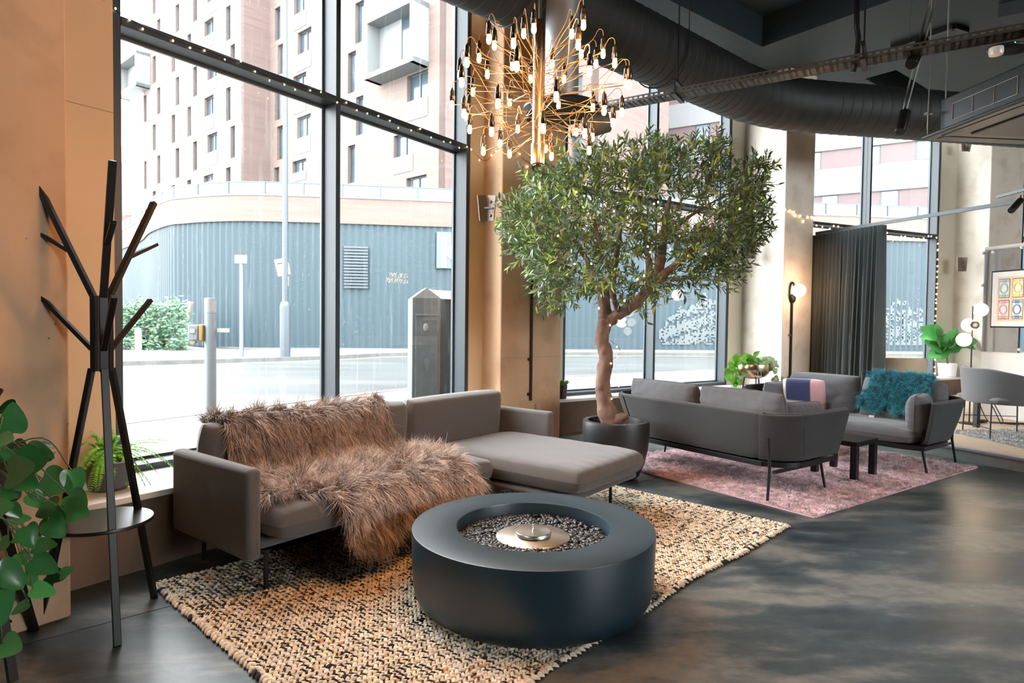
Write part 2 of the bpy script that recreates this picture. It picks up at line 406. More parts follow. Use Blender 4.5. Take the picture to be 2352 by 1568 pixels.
w3.prism([L3(-.3, 0), L3(0, 0), L3(0, .2), L3(-.3, .2)], .40, ZT); w3.prism([L3(3.98, 0), L3(4.5, 0), L3(4.5, .2), L3(3.98, .2)], .40, ZT)
w3.prism([L3(0, 0), L3(3.98, 0), L3(3.98, .2), L3(0, .2)], 5.25, ZT)
tag(w3.build('wall_far', M_WALLC, smooth=None), kind='structure')
rv = MB(); rv.prism([L2(3.39, -.01), L2(3.74, -.01), L2(3.74, 0), L2(3.39, 0)], .437, ZT); rv.prism([L2(-.28, -.01), L2(0, -.01), L2(0, 0), L2(-.28, 0)], .437, ZT)
rv.prism([L3(3.98, -.01), L3(4.5, -.01), L3(4.5, 0), L3(3.98, 0)], .437, ZT)
tag(rv.build('trim_3', M_REVEAL, smooth=None), kind='structure')
w4 = MB(); w4.prism([L4(-.1, -.1), L4(3.7, -.1), L4(3.7, .2), L4(-.1, .2)], 0, .437); w4.prism([L4(0, 0), L4(3.6, 0), L4(3.6, .2), L4(0, .2)], 5.25, ZT)
w4.prism([L4(3.6, -.3), L4(4.4, -.3), L4(4.4, .4), L4(3.6, .4)], 0, ZT)
tag(w4.build('wall_corner', M_WALLC, smooth=None), kind='structure')
def sill(L, a, b, o0, n):
    s = MB(); s.prism([L(a, o0), L(b, o0), L(b, 0), L(a, 0)], .40, .437)
    tag(s.build('trim_%d' % n, M_SILL, smooth=None, bevel=.006), kind='structure')
sill(L1, -.5, 3.66, -.53, 4); sill(L2, -.28, 3.74, -.25, 5); sill(L3, -.28, 4.48, -.40, 6)
# columns
def column(poly, k, m=M_CONC):
    c = MB(); c.prism(poly, 0, ZT); tag(c.build('wall_column_%d' % k, m, smooth=None, bevel=.008, segs=1), kind='structure')
column([L1(-3.6, -.806), L1(-.535, -.806), L1(-.535, .2), L1(-3.6, .2)], 1)
A = np.array([-.118, 6.61]); Bq = np.array([.559, 7.287])
column([tuple(A), tuple(Bq), L2(-.28, 0), L2(-.3, .3), L1(3.85, .3), L1(3.62, -.0)], 2)
column([L2(3.734, 0), (4.12, 9.70), (4.72, 10.05), L3(-.02, 0), L3(-.1, .3), L2(3.9, .3)], 3, concrete('pale_concrete', (.58, .52, .44), (.68, .63, .55)))
column([L3(4.5, 0), (9.09, 12.2), (9.94, 12.5), L4(0, 0), L4(-.05, .3), L3(4.6, .3)], 4, MATS['pale_concrete'])
# formwork joints on the columns
fj = MB(); jm = mat('formwork_line', (.25, .2, .16), .9)
for z in (3.02,): fj.beam(L1(-3.4, -.807, z), L1(-.54, -.807, z), .003, .004)
fj.beam(L1(-.6, -.012, 2.62), L1(0, -.012, 2.62), .003, .004)
for z in (2.55, 1.02):
    dd = (Bq-A)/np.linalg.norm(Bq-A); nn = np.array([-dd[1], dd[0]])
    fj.beam((*(A-nn*.001), z), (*(Bq-nn*.001), z), .003, .004)
tag(fj.build('trim_7', jm, smooth=None), kind='structure')

# ceiling slab with two sunk coffers
uu = np.array([math.sin(R(52)), math.cos(R(52))]); ww = np.array([-uu[1], uu[0]]); C1 = np.array([3.46, 9.04])
def G(a, b): return tuple(C1+uu*a+ww*b)
def clip(poly, P, d):
    """keep the part of a polygon on the room side of a facade line"""
    n = np.array([-d[1], d[0]]); out = []
    for i in range(len(poly)):
        p = np.array(poly[i]); q = np.array(poly[(i+1) % len(poly)]); a = (p-P)@n; b = (q-P)@n
        if a <= 0: out.append(tuple(p))
        if (a < 0) != (b < 0) and abs(a-b) > 1e-9: out.append(tuple(p+(q-p)*(a/(a-b))))
    return out
ce = MB()
us = [-16, -7, 0, 2.3, 8, 16]; vs = [-16, -6.2, -.85, -.4, 0, 8]
LIM = [(np.array(L1(0, .2)), dirs(35)[0]), (np.array(L2(0, .2)), dirs(55.5)[0]), (np.array(L3(0, .2)), dirs(65.1)[0]), (np.array(L4(0, .2)), dirs(74)[0]),
       (np.array([-8.2, 0]), np.array([0, 1.])), (np.array([16.9, 12.2]), np.array([.4, -1.])), (np.array([19.3, 3]), np.array([0., -1.])), (np.array([0, -6.2]), np.array([-1., 0]))]
for i in range(5):
    for j in range(5):
        hole = (i == 1 and 1 <= j <= 3) or (i == 3 and j == 2)
        poly = [G(us[i], vs[j]), G(us[i+1], vs[j]), G(us[i+1], vs[j+1]), G(us[i], vs[j+1])]
        for P, d in LIM:
            if poly: poly = clip(poly, P, d/np.linalg.norm(d))
        if len(poly) > 2: ce.prism(poly, 5.72 if hole else ZT, 5.9)
tag(ce.build('ceiling', M_CEIL, smooth=None), kind='structure')
# the side of the room behind the photographer and to the right
bk = MB()
bk.prism([(-8, -6.2), (19, -6.2), (19, -6), (-8, -6)], 0, 2.4); bk.prism([(-8, -6.2), (9, -6.2), (9, -6), (-8, -6)], 2.4, ZT); bk.prism([(17, -6.2), (19, -6.2), (19, -6), (17, -6)], 2.4, ZT); bk.prism([(-8.2, -6.2), (-8, -6.2), (-8, 2.4), (-8.2, 2.4)], 0, ZT)  # high gap left open in this unseen wall to let in fill light
bk.prism([(-8.2, 2.2), L1(-3.5, -.3), L1(-3.5, .2), (-8.2, 2.6)], 0, ZT)
tag(bk.build('wall_rear', mat('rear_wall', (.035, .032, .03), .8, noise=.2), smooth=None), kind='structure')
# right-hand side: unseen solid wall, closed so no bright opening reflects in the panes
rw = MB()
def seg(a, b, z0, z1, th=.25):
    a = np.array(a); b = np.array(b); d = (b-a)/np.linalg.norm(b-a); n = np.array([-d[1], d[0]])*th
    rw.prism([tuple(a), tuple(b), tuple(b+n), tuple(a+n)], z0, z1)
RP = [L4(4.4, 0), (16.8, 12.0), (18.6, 8.0), (19, 3.0), (19, -6)]
for i in range(4):
    seg(RP[i], RP[i+1], 0, ZT)
    seg(RP[i], RP[i+1], 4.9, ZT)
    for t in (0, .5, 1):
        p = np.array(RP[i])*(1-t)+np.array(RP[i+1])*t; rw.box((*p, ZT/2), (.4, .4, ZT))
tag(rw.build('wall_right', M_WALLC, smooth=None), kind='structure')
# raised platform at the far right
PL = np.array([4.611, 6.989]); pd, pn = dirs(156.5)
ta = PL-pd*4.6; tb = PL+pd*5.5
pf = MB(); pf.prism([tuple(ta), tuple(tb), tuple(tb+pn*8), (14, 13.8), (9.6, 12.3), (6.2, 11.2), tuple(ta+pn*1.0)], 0, .125)
tag(pf.build('wall_platform', mat('platform_side', (.22, .23, .22), .7, noise=.15), smooth=None), kind='structure')
pw = MB(); pw.prism([tuple(ta+pn*.05), tuple(tb+pn*.05), tuple(tb+pn*8), (14, 13.8), (9.6, 12.3), (6.2, 11.2), tuple(ta+pn*1.0)], .125, .132)
tag(pw.build('floor_platform', mat('oak_boards', (.50, .37, .26), .45, noise=.25, nscale=4, stretch=(1, 8, 1)), smooth=None), kind='structure')
pe = MB(); pe.prism([tuple(ta-pn*.012), tuple(tb-pn*.012), tuple(tb+pn*.05), tuple(ta+pn*.05)], .108, .137)
tag(pe.build('trim_8', mat('step_edge', (.34, .38, .42), .35, .5), smooth=None, bevel=.004), kind='structure')
# ================================================================== THE STREET OUTSIDE
GZ = -.1
M_WOUT = mat('outdoor_white', (.20, .205, .21), .6)
M_ASPH = mat('wet_asphalt', (.065, .07, .07), .35, col2=(.115, .12, .117), nscale=.5, stretch=(.25, 1.2, 1))
M_PAVE = mat('pavement_slabs', (.16, .155, .145), .6, noise=.12, nscale=1.5)
M_KERB = mat('granite_kerb', (.13, .135, .13), .7, noise=.4, nscale=3)
M_YEL = mat('road_yellow', (.34, .22, .07), .6)
M_BRICK = brick_mat('pale_brick', (.25, .180, .152), (.21, .145, .12)); M_BRICK2 = brick_mat('pale_brick_return', (.22, .150, .132), (.175, .112, .098))
M_CLAD = mat('dark_cladding', (.008, .024, .033), .65, .0, noise=.12, nscale=.2)
M_WINF = mat('far_window_frame', (.05, .065, .075), .5)
M_PANE = mat('far_pane', (.07, .10, .12), .12, noise=.4, nscale=.6)
M_BALU = mat('balustrade_glass', (.10, .12, .128), .2)
M_BAND = mat('white_render', (.165, .168, .172), .8); M_PANEL = mat('plum_panel', (.10, .064, .064), .6, noise=.2, nscale=.5)
road = MB(); road.prism([(-70, -5), (-8.6, -5), tuple(B1-8*d1+.9*n1), tuple(B1+4.2*d1+.75*n1), (.6, 8.95), (4.3, 11.3), (9, 13.3), (14.5, 14.3), (19, 14.8), (80, 14.8), (80, 90), (-70, 90)], -.3, GZ)
tag(road.build('floor_street', M_ASPH, smooth=None), kind='structure')
# near pavement
nk = [(-14, -4), (-9, 3.2), (-5.315, 8.9), (-2.316, 13.67), (.9, 16.9), (4.26, 19.2), (12, 23.6), (24, 27), (80, 32)]
inn = [(80, 15), (19, 14.9), (14.5, 14.4), (9, 13.4), (4.2, 11.45), (.5, 9.1), tuple(B1+4.2*d1+.8*n1), tuple(B1-8*d1+.95*n1)]
pv = MB(); pv.prism(nk+inn, GZ, GZ+.02); tag(pv.build('floor_pavement', M_PAVE, smooth=None), kind='structure')
def strip(name, pts, off, wid, z0, z1, m, label=None, cat=None, kind='structure'):
    s = MB(); P = [np.array(p, float) for p in pts]; lf = []; rt = []
    for i, p in enumerate(P):
        t = P[min(i+1, len(P)-1)]-P[max(i-1, 0)]; t /= np.linalg.norm(t); n = np.array([-t[1], t[0]]); lf.append(p+n*off); rt.append(p+n*(off+wid))
    for i in range(len(P)-1): s.prism([tuple(lf[i]), tuple(lf[i+1]), tuple(rt[i+1]), tuple(rt[i])], z0, z1)
    return tag(s.build(name, m, smooth=None), label, cat, kind=kind)
nks = [tuple(p) for p in spline(nk, 5)]
strip('trim_9', nks, .0, .14, GZ, GZ+.03, M_PAVE)
strip('trim_10', nks, .22, .10, GZ, GZ+.006, M_YEL)
fk = [(-60, 2), (-24, 11.5), (-12.278, 19.81), (-7.32, 24.0), (-4.9, 27.3), (1, 29.3), (10, 30.6), (22, 32.3), (60, 37)]
fks = [tuple(p) for p in spline(fk, 6)]
pod = [(-60, 80), (-40, 59), (-30, 48), (-26.3, 43.9), (-23.5, 40.6), (-20.8, 36.8), (-18.2, 33.9), (-16.9, 33.1), (-15, 32.35), (-12, 32.1), (-3, 33.3), (9, 34.9), (22.8, 36.7), (60, 41.6)]
pods = [tuple(p) for p in spline(pod, 6)]
fp = MB(); n = min(len(fks), len(pods))
ii = np.linspace(0, len(fks)-1, 40).astype(int); jj = np.linspace(0, len(pods)-1, 40).astype(int)
for k in range(39):
    fp.add([(*fks[ii[k]], GZ+.09), (*fks[ii[k+1]], GZ+.09), (*pods[jj[k+1]], GZ+.09), (*pods[jj[k]], GZ+.09)], [(0, 1, 2, 3)])
tag(fp.build('floor_pavement_far', M_PAVE, smooth=None), kind='structure')
strip('trim_11', fks, -.02, .15, GZ, GZ+.14, M_KERB); strip('trim_12', fks, -.55, .13, GZ, GZ+.006, M_YEL)

# podium: corrugated dark cladding, brick band, glass balustrade
pod_t = thing('podium_building', 'long curved podium with dark ribbed cladding, pink brick band and glass rail', 'building', (0, 34, GZ))
def along(path, step):
    P = np.array(path); seg = np.linalg.norm(np.diff(P, axis=0), axis=1); s = np.concatenate([[0], np.cumsum(seg)]); t = np.arange(0, s[-1], step)
    return np.stack([np.interp(t, s, P[:, 0]), np.interp(t, s, P[:, 1])], -1)
Q = along(pods, .09); tq = np.gradient(Q, axis=0); tq /= np.linalg.norm(tq, axis=1)[:, None]; nq = np.stack([-tq[:, 1], tq[:, 0]], -1)
wv = np.array([0, .0, .07, .07])[np.arange(len(Q)) % 4]; Qc = Q-nq*wv[:, None]
V = np.vstack([np.c_[Qc, np.full(len(Q), GZ)], np.c_[Qc, np.full(len(Q), 6.32)]]); k = np.arange(len(Q)-1); Fc = np.stack([k, k+1, k+1+len(Q), k+len(Q)], -1)
o = link('ribbed_cladding', npmesh('cl', V, Fc), M_CLAD, pod_t, True)
def ribbon(path, off0, off1, z0, z1, name, m, par, closed=True):
    s = MB(); P = np.array(path); t = np.gradient(P, axis=0); t /= np.linalg.norm(t, axis=1)[:, None]; nn = np.stack([-t[:, 1], t[:, 0]], -1)
    a = P+nn*off0; b = P+nn*off1
    for i in range(len(P)-1): s.prism([tuple(a[i]), tuple(a[i+1]), tuple(b[i+1]), tuple(b[i])], z0, z1)
    return s.build(name, m, par, True, 40)
ribbon(pods, -.16, .3, 6.3, 7.58, 'brick_band', M_BRICK, pod_t)
ribbon(pods, -.2, .35, 7.58, 7.66, 'coping', mat('coping_grey', (.17, .185, .2), .5), pod_t)
ribbon(pods, .0, .02, 7.72, 8.25, 'balustrade_glass', M_BALU, pod_t)
ribbon(pods, -.03, .03, 8.25, 8.31, 'hand_rail', M_WINF, pod_t)
for p in along(pods, 1.9):
    ps = MB(); ps.box((*p, 7.98), (.12, .12, .62)); ps.build('balustrade_post', M_WINF, pod_t, True, None)
ribbon([tuple(p) for p in pods], .3, 9, 7.4, 7.56, 'deck', mat('roof_deck', (.22, .22, .22), .8), pod_t)
# louvre panel, lit shop window, white dotted screens on the podium
dw = np.array([12, 1.6]); dw = dw/np.linalg.norm(dw)
def on_pod(x, y, off=-.2):
    dn = np.array([-dw[1], dw[0]]); return vpt(x, y, np.array([-3, 33.3])+dn*off, dw)
lv = MB(); a = on_pod(790, 560); b = on_pod(845, 660)
for i in range(14):
    z = b[2]+(a[2]-b[2])*i/14; lv.beam((a[0], a[1], z), (b[0], b[1], z), .06, .09)
lv.build('louvre', M_WINF, pod_t, True, None)
a = on_pod(1003, 532, -.22); b = on_pod(1064, 617, -.22)
s = MB(); s.prism([(a[0], a[1]), (b[0], b[1]), (b[0], b[1]+.3), (a[0], a[1]+.3)], b[2], a[2]); s.build('lit_window', mat('lit_sign_window', (.04, .062, .062), .4), pod_t, True, None)
def text(name, body, size, M, m, parent, ext=.004):
    c = bpy.data.curves.new(name, 'FONT'); c.body = body; c.size = size; c.extrude = ext; c.align_x = 'LEFT'; c.space_line = .82; c.space_character = .95; c.offset = size*.014
    c.materials.append(m); tmp = bpy.data.objects.new(name, c); COL.objects.link(tmp); bpy.context.view_layer.update()
    me = bpy.data.meshes.new_from_object(tmp.evaluated_get(bpy.context.evaluated_depsgraph_get())); COL.objects.unlink(tmp); bpy.data.objects.remove(tmp)
    o = bpy.data.objects.new(name, me); COL.objects.link(o); o.parent = parent
    o.matrix_basis = (world_mat(parent).inverted() if parent.type == 'EMPTY' else Matrix.Identity(4)) @ M; return o
c0 = on_pod(1008, 612, -.26)
text('sign_letters', 'K.', 2.1, Matrix(((dw[0], 0, dw[1], c0[0]), (dw[1], 0, -dw[0], c0[1]), (0, 1, 0, c0[2]), (0, 0, 0, 1))), mat('lit_letters', (.9, .95, .95), .4, emit=(.92, 1, .98), estr=1.3), pod_t, .03)
dots = []
rr = np.random.default_rng(3)
def dotfield(x0, x1, y0, y1, peak):
    for y in np.arange(y0, y1, 3.4):
        for x in np.arange(x0, x1, 3.7):
            h = y0+(y1-y0)*(.25+.5*abs((x-x0)/(x1-x0)-peak))-6*math.sin(x*.11)-5*math.sin(x*.23)
            if y > h and rr.random() < .2+.6*abs(math.sin(y*.09+x*.03)): dots.append(on_pod(x, y, -.10))
dotfield(1516, 1645, 640, 790, .85); dotfield(1970, 2135, 655, 793, .55)
g = .11
TV = np.array([(-g/2, 0, -g/2.6), (g/2, 0, -g/2.6), (g/2, 0, g/2.6), (-g/2, 0, g/2.6)]); Ms = np.zeros((len(dots), 3, 4)); Ms[:, :, :3] = np.eye(3); Ms[:, :, 3] = np.array(dots)
V, Fc, _ = scatter(TV, [(0, 1, 2, 3)], Ms); o = link('dotted_screen', npmesh('ds', V, Fc), mat('screen_white', (.085, .105, .11), .6), pod_t, True); o['kind'] = 'stuff'

# brick tower with staggered faces
HT = 34.
def wall_holes(P, d, L, z0, z1, rects, name, m, parent, depth=.35):
    """wall face with real openings and reveals"""
    s = MB(); n = np.array([-d[1], d[0]])
    zs = sorted({z0, z1} | {r[2] for r in rects} | {r[3] for r in rects})
    for a, b in zip(zs[:-1], zs[1:]):
        if b-a < 1e-4: continue
        hs = sorted([(r[0], r[1]) for r in rects if r[2] <= a+1e-6 and r[3] >= b-1e-6]); x = 0.
        for h0, h1 in hs+[(L, L)]:
            if h0 > x+1e-4: s.add([(*(P+d*x), a), (*(P+d*h0), a), (*(P+d*h0), b), (*(P+d*x), b)], [(0, 1, 2, 3)])
            x = max(x, h1)
    for x0, x1, a, b in rects:
        q = [P+d*x0, P+d*x1, P+d*x1+n*depth, P+d*x0+n*depth]
        s.add([(*q[0], a), (*q[1], a), (*q[2], a), (*q[3], a), (*q[0], b), (*q[1], b), (*q[2], b), (*q[3], b)], [(0, 1, 2, 3), (7, 6, 5, 4), (0, 3, 7, 4), (1, 5, 6, 2)])
    return s.build(name, m, parent, True, None)
tow = thing('brick_tower', 'tall pale pink brick tower with scattered windows and white box bays', 'building', (-15, 45, GZ))
td, tn = dirs(131)                                   # towards the right and nearer; tn points away from the street
def face(P, L, wins, big_rail=True):
    P = np.array(P); rects = []
    for i, (x0, x1, y0, y1) in enumerate(wins):
        xc = (x0+x1)/2; a = vpt(x0, (y0+y1)/2, P, td); b = vpt(x1, (y0+y1)/2, P, td); t = vpt(xc, y0, P, td); u = vpt(xc, y1, P, td)
        s0 = (a[:2]-P)@td; s1 = (b[:2]-P)@td
        rects.append((max(s0, .1), min(s1, L-.1), max(u[2], 6.5), t[2], y0))
    # overlapping openings are dropped
    keep = []
    for r in rects:
        if all(r[1] < k[0]-.05 or r[0] > k[1]+.05 or r[3] < k[2]-.05 or r[2] > k[3]+.05 for k in keep) and r[1]-r[0] > .2: keep.append(r)
    wall_holes(P, td, L, 6., HT, [k[:4] for k in keep], 'brick_wall', M_BRICK, tow)
    for s0, s1, z0, z1, _ in keep:
        f = MB(); w_ = s1-s0; big = w_ > 1.25
        def q(a, b, c, e, o0, o1): f.prism([tuple(P+td*a+tn*o0), tuple(P+td*b+tn*o0), tuple(P+td*b+tn*o1), tuple(P+td*a+tn*o1)], c, e)
        for a, b, c, e in ((s0, s0+.07, z0, z1), (s1-.07, s1, z0, z1), (s0, s1, z0, z0+.07), (s0, s1, z1-.07, z1)): q(a, b, c, e, .2, .28)
        if big: q((s0+s1)/2-.04, (s0+s1)/2+.04, z0, z1, .2, .28)
        fo = f.build('window', M_WINF, tow, True, None)
        g_ = MB(); g_.add([(*(P+td*s0+tn*.26), z0), (*(P+td*s1+tn*.26), z0), (*(P+td*s1+tn*.26), z1), (*(P+td*s0+tn*.26), z1)], [(0, 1, 2, 3)]); g_.build('pane', M_PANE, fo, True, None)
        if big and big_rail:
            g_ = MB(); h = (z1-z0)*.42; g_.prism([tuple(P+td*s0-tn*.04), tuple(P+td*s1-tn*.04), tuple(P+td*s1-tn*.0), tuple(P+td*s0-tn*.0)], z0, z0+h); g_.build('juliet_rail', M_BALU, fo, True, None)
def c1(L): return [(a/2.94, b/2.94, c/2.94, e/2.94) for a, b, c, e in L]
def c2(L): return [(700+a/2.94, 700+b/2.94, c/2.94, e/2.94) for a, b, c, e in L]
PA = np.array([-18.7, 44.4]); LA = 18.6
face(PA-td*LA, LA, c1([(1030, 1052, 380, 560), (1060, 1082, 590, 770), (1030, 1052, 840, 1015), (1060, 1082, 1050, 1240), (1030, 1052, 1290, 1410), (1030, 1050, -40, 95), (1060, 1082, 130, 240),
    (1185, 1210, 520, 710), (1158, 1182, 775, 965), (1185, 1210, 1000, 1200), (1158, 1182, 1250, 1330), (1185, 1210, 30, 215), (1158, 1182, 360, 485),
    (1265, 1290, 720, 920), (1303, 1330, 450, 650), (1303, 1330, 955, 1150), (1262, 1290, 1215, 1290), (1303, 1330, -60, 145), (1265, 1290, 230, 420),
    (1525, 1557, 40, 270), (1525, 1557, 590, 815), (1555, 1587, 850, 1065), (1525, 1557, 1130, 1250), (1555, 1587, 300, 520),
    (1380, 1442, 130, 315), (1400, 1467, 430, 605), (1380, 1442, 650, 875), (1400, 1467, 900, 1115), (1375, 1440, 1180, 1262), (1400, 1467, -110, 85),
    (945, 990, 650, 830), (905, 947, 890, 1075), (945, 990, 1095, 1280), (905, 947, 1330, 1480), (905, 947, -40, 90)]))
rd, rn = dirs(41)
PB = PA+rd*1.9; LB = 18.3; PC0 = PB+td*LB; PC = PC0+rd*6.; LC = 5.6
face(PB, LB, c1([(1855, 1892, 50, 270), (1875, 1912, 300, 500), (1855, 1892, 560, 810), (1870, 1910, 850, 1075), (1850, 1885, 1130, 1255),
    (2010, 2102, 200, 465), (1980, 2067, 500, 760), (2005, 2097, 780, 1030), (1975, 2067, 1080, 1220), (1985, 2067, -60, 190)]) +
    c2([(340, 400, 10, 285), (290, 345, 350, 625), (345, 395, 650, 910), (290, 340, 980, 1235), (690, 832, 490, 800), (600, 732, 900, 1165), (685, 822, 1190, 1370), (700, 790, -120, 75), (330, 390, 1275, 1340)]))
face(PC, LC, [(1313, 1338, 310, 385), (1313, 1338, 170, 250), (1313, 1338, 30, 110)])
for P, L in ((PA, 1.9), (PC0, 6.)):
    s = MB(); s.prism([tuple(P), tuple(P+rd*L), tuple(P+rd*L-td*.5), tuple(P-td*.5+rd*.0)], 6., HT); s.build('brick_return', M_BRICK2, tow, True, None)
s = MB(); e = PC+td*LC; s.prism([tuple(e), tuple(e+rd*8), tuple(e+rd*8-td*.5), tuple(e-td*.5)], 6., HT); s.build('brick_return', M_BRICK2, tow, True, None)
s = MB(); s.prism([tuple(PA-td*LA+tn*.4), tuple(PA+tn*.4), tuple(PB+tn*.4), tuple(PC0+tn*.4), tuple(PC+tn*.4), tuple(e+tn*.4), tuple(e+tn*9), tuple(PA-td*LA+tn*9)], HT-.3, HT); s.build('roof', M_BAND, tow, True, None)
def bay(px, P):
    """white box frame projecting from the wall, window inside"""
    x0, x1, y0, y1 = px; a = vpt(x0, (y0+y1)/2, P, td); b = vpt(x1, (y0+y1)/2, P, td); t = vpt((x0+x1)/2, y0, P, td)[2]; u = vpt((x0+x1)/2, y1, P, td)[2]
    A = a[:2]; B = b[:2]; out = -tn*1.1; s = MB(); th = .28
    def bx(A, B, z0, z1): s.prism([tuple(A+out), tuple(B+out), tuple(B), tuple(A)], z0, z1)
    bx(A, A+td*th, u, t); bx(B-td*th, B, u, t); bx(A, B, u, u+th); bx(A, B, t-th, t)
    o = s.build('bay_box', mat('bay_white', (.19, .20, .20), .6), tow, True, None)
    g_ = MB(); Bm = B-td*(np.linalg.norm(B-A)*.48); g_.prism([tuple(Bm-tn*.15), tuple(B-td*th-tn*.15), tuple(B-td*th-tn*.05), tuple(Bm-tn*.05)], u+th, t-th); g_.build('pane', M_PANE, o, True, None)
    g_ = MB(); g_.prism([tuple(A+td*th-tn*.2), tuple(Bm-tn*.2), tuple(Bm-tn*.02), tuple(A+td*th-tn*.02)], u+th, t-th); g_.build('bay_panel', MATS['bay_white'], o, True, None)
bay((872, 985, 35, 175), PB); bay((297, 345, 140, 218), PA-td*LA)

# banded block to the right
ban = thing('banded_block', 'white and plum banded apartment block seen through the far windows', 'building', (15, 47, GZ))
bd, bnn = dirs(120); P0 = np.array([8.2, 51.]); LB2 = 36.
s = MB(); pn_ = MB(); wi = []
for k in range(3, 13):
    z = 3.*k
    s.prism([tuple(P0-bnn*.12), tuple(P0+bd*LB2-bnn*.12), tuple(P0+bd*LB2+bnn*8), tuple(P0+bnn*8)], z-1.75, z)
    x = 0.; kk = 0
    while x < LB2:
        wd = [1.6, 1.1, 2.4, 1.1, 1.9, 1.0][(kk+k) % 6]; x1 = min(x+wd, LB2)
        if (kk+k) % 2 == 0: pn_.prism([tuple(P0+bd*x), tuple(P0+bd*x1), tuple(P0+bd*x1+bnn*.3), tuple(P0+bd*x+bnn*.3)], z, z+1.25)
        else: wi.append((x, x1, z))
        x = x1; kk += 1
s.prism([tuple(P0-bnn*.10), tuple(P0+bd*LB2-bnn*.10), tuple(P0+bd*LB2+bnn*8), tuple(P0+bnn*8)], 37.2, 38)
s.build('white_band', M_BAND, ban, True, None); pn_.build('plum_panel', M_PANEL, ban, True, None)
wi.sort(key=lambda q: abs(q[2]-12))
for x, x1, z in wi[:98]:
    f = MB(); f.prism([tuple(P0+bd*x+bnn*.05), tuple(P0+bd*x1+bnn*.05), tuple(P0+bd*x1+bnn*.3), tuple(P0+bd*x+bnn*.3)], z, z+1.25); fo = f.build('window', M_WINF, ban, True, None)
    g_ = MB(); g_.add([(*(P0+bd*(x+.12)+bnn*.03), z+.1), (*(P0+bd*(x1-.1)+bnn*.03), z+.1), (*(P0+bd*(x1-.1)+bnn*.03), z+1.18), (*(P0+bd*(x+.12)+bnn*.03), z+1.18)], [(0, 1, 2, 3)]); g_.build('pane', mat('bright_pane', (.22, .26, .29), .1), fo, True, None)
g_ = MB()
for x, x1, z in wi[98:]: g_.prism([tuple(P0+bd*x+bnn*.05), tuple(P0+bd*x1+bnn*.05), tuple(P0+bd*x1+bnn*.3), tuple(P0+bd*x+bnn*.3)], z, z+1.25)
if g_.v: o = g_.build('window', M_PANE, ban, True, None); o['kind'] = 'stuff'
# small house far left
hs = thing('brick_house', 'small red brick house with grey roof glimpsed far down the street at the left', 'building', (-58, 93, GZ))
a = vpt(250, 600, (-58, 93), (1, 0)); b = vpt(288, 600, (-58, 93), (1, 0))
s = MB(); s.box(((a[0]+b[0])/2, 96, 8), (b[0]-a[0]+3, 6, 16.5)); s.build('wall', mat('red_brick_far', (.20, .08, .065), .8, noise=.3), hs, True, None)
s = MB(); s.prism([(a[0]-2, 93), (b[0]+2, 93), (b[0]+2, 99), (a[0]-2, 99)], 16.3, 24); s.build('roof', mat('slate_far', (.13, .145, .165), .7), hs, True, None)
s = MB()
for z in (6, 11):
    for q in (-.9, 1.1): s.box(((a[0]+b[0])/2+q, 92.95, z), (1, .2, 2.2))
s.build('window', M_PANE, hs, True, None)

# street furniture
P = zpt(655, 820, GZ+.09); lp = thing('street_lamp', 'tall dark street lamp post on the far pavement with flat lantern head', 'street lamp', (*P, GZ+.09))
M_POST = mat('post_blue_grey', (.06, .08, .10), .5); M_GPOST = mat('post_pale_grey', (.17, .20, .225), .5, .1)
s = MB(); s.lathe([(.19, 0), (.19, 1.9), (.16, 2.05), (.10, 2.1), (.10, 4.5), (.07, 13.3)], (0, 0, 0), 14); s.build('post', M_POST, lp, False, 40)
s = MB(); s.box((-.05, 0, 13.55), (.75, .55, .16)); s.box((.0, 0, 13.4), (.25, .2, .2)); hd = s.build('lantern_head', M_POST, lp, bevel=.04)
s = MB(); s.box((-.1, -.02, 13.46), (.5, .42, .03)); s.build('lens', mat('lantern_lens', (.75, .78, .8), .3), hd)
P = zpt(555, 820, GZ+.09); sp = thing('sign_post', 'slim pale grey post with small white sign on top, left of the street lamp', 'sign post', (*P, GZ+.09))
s = MB(); s.lathe([(.075, 0), (.06, 3.55)], (0, 0, 0), 12); s.build('post', M_GPOST, sp, False, 40)
s = MB(); s.box((0, -.06, 3.62), (.44, .05, .3)); s.build('sign_plate', M_WOUT, sp, bevel=.01)
lpt = vpt(649, 613, zpt(655, 820, GZ)-np.array([0, .135]), (1, 0))
ts = thing('tilted_notice', 'white square notice tilted on the street lamp post', 'sign', tuple(lpt)); ts.rotation_euler = (0, R(-13), 0)
s = MB(); s.box((0, 0, 0), (.52, .03, .68)); s.build('board', M_WOUT, ts, bevel=.01)
s = MB(); s.box((.0, -.02, .16), (.34, .01, .05)); s.box((.03, -.02, -.02), (.1, .01, .06)); s.box((0, -.02, -.18), (.2, .01, .02)); s.build('printed_marks', M_BLACK, ts)
yl = vpt(661, 640, zpt(655, 820, GZ)-np.array([0, .115]), (1, 0)); s = MB(); s.box(tuple(yl-np.array([0, 0, .1])), (.07, .03, .38)); s.build('yellow_plate', M_YEL, lp, True, None)
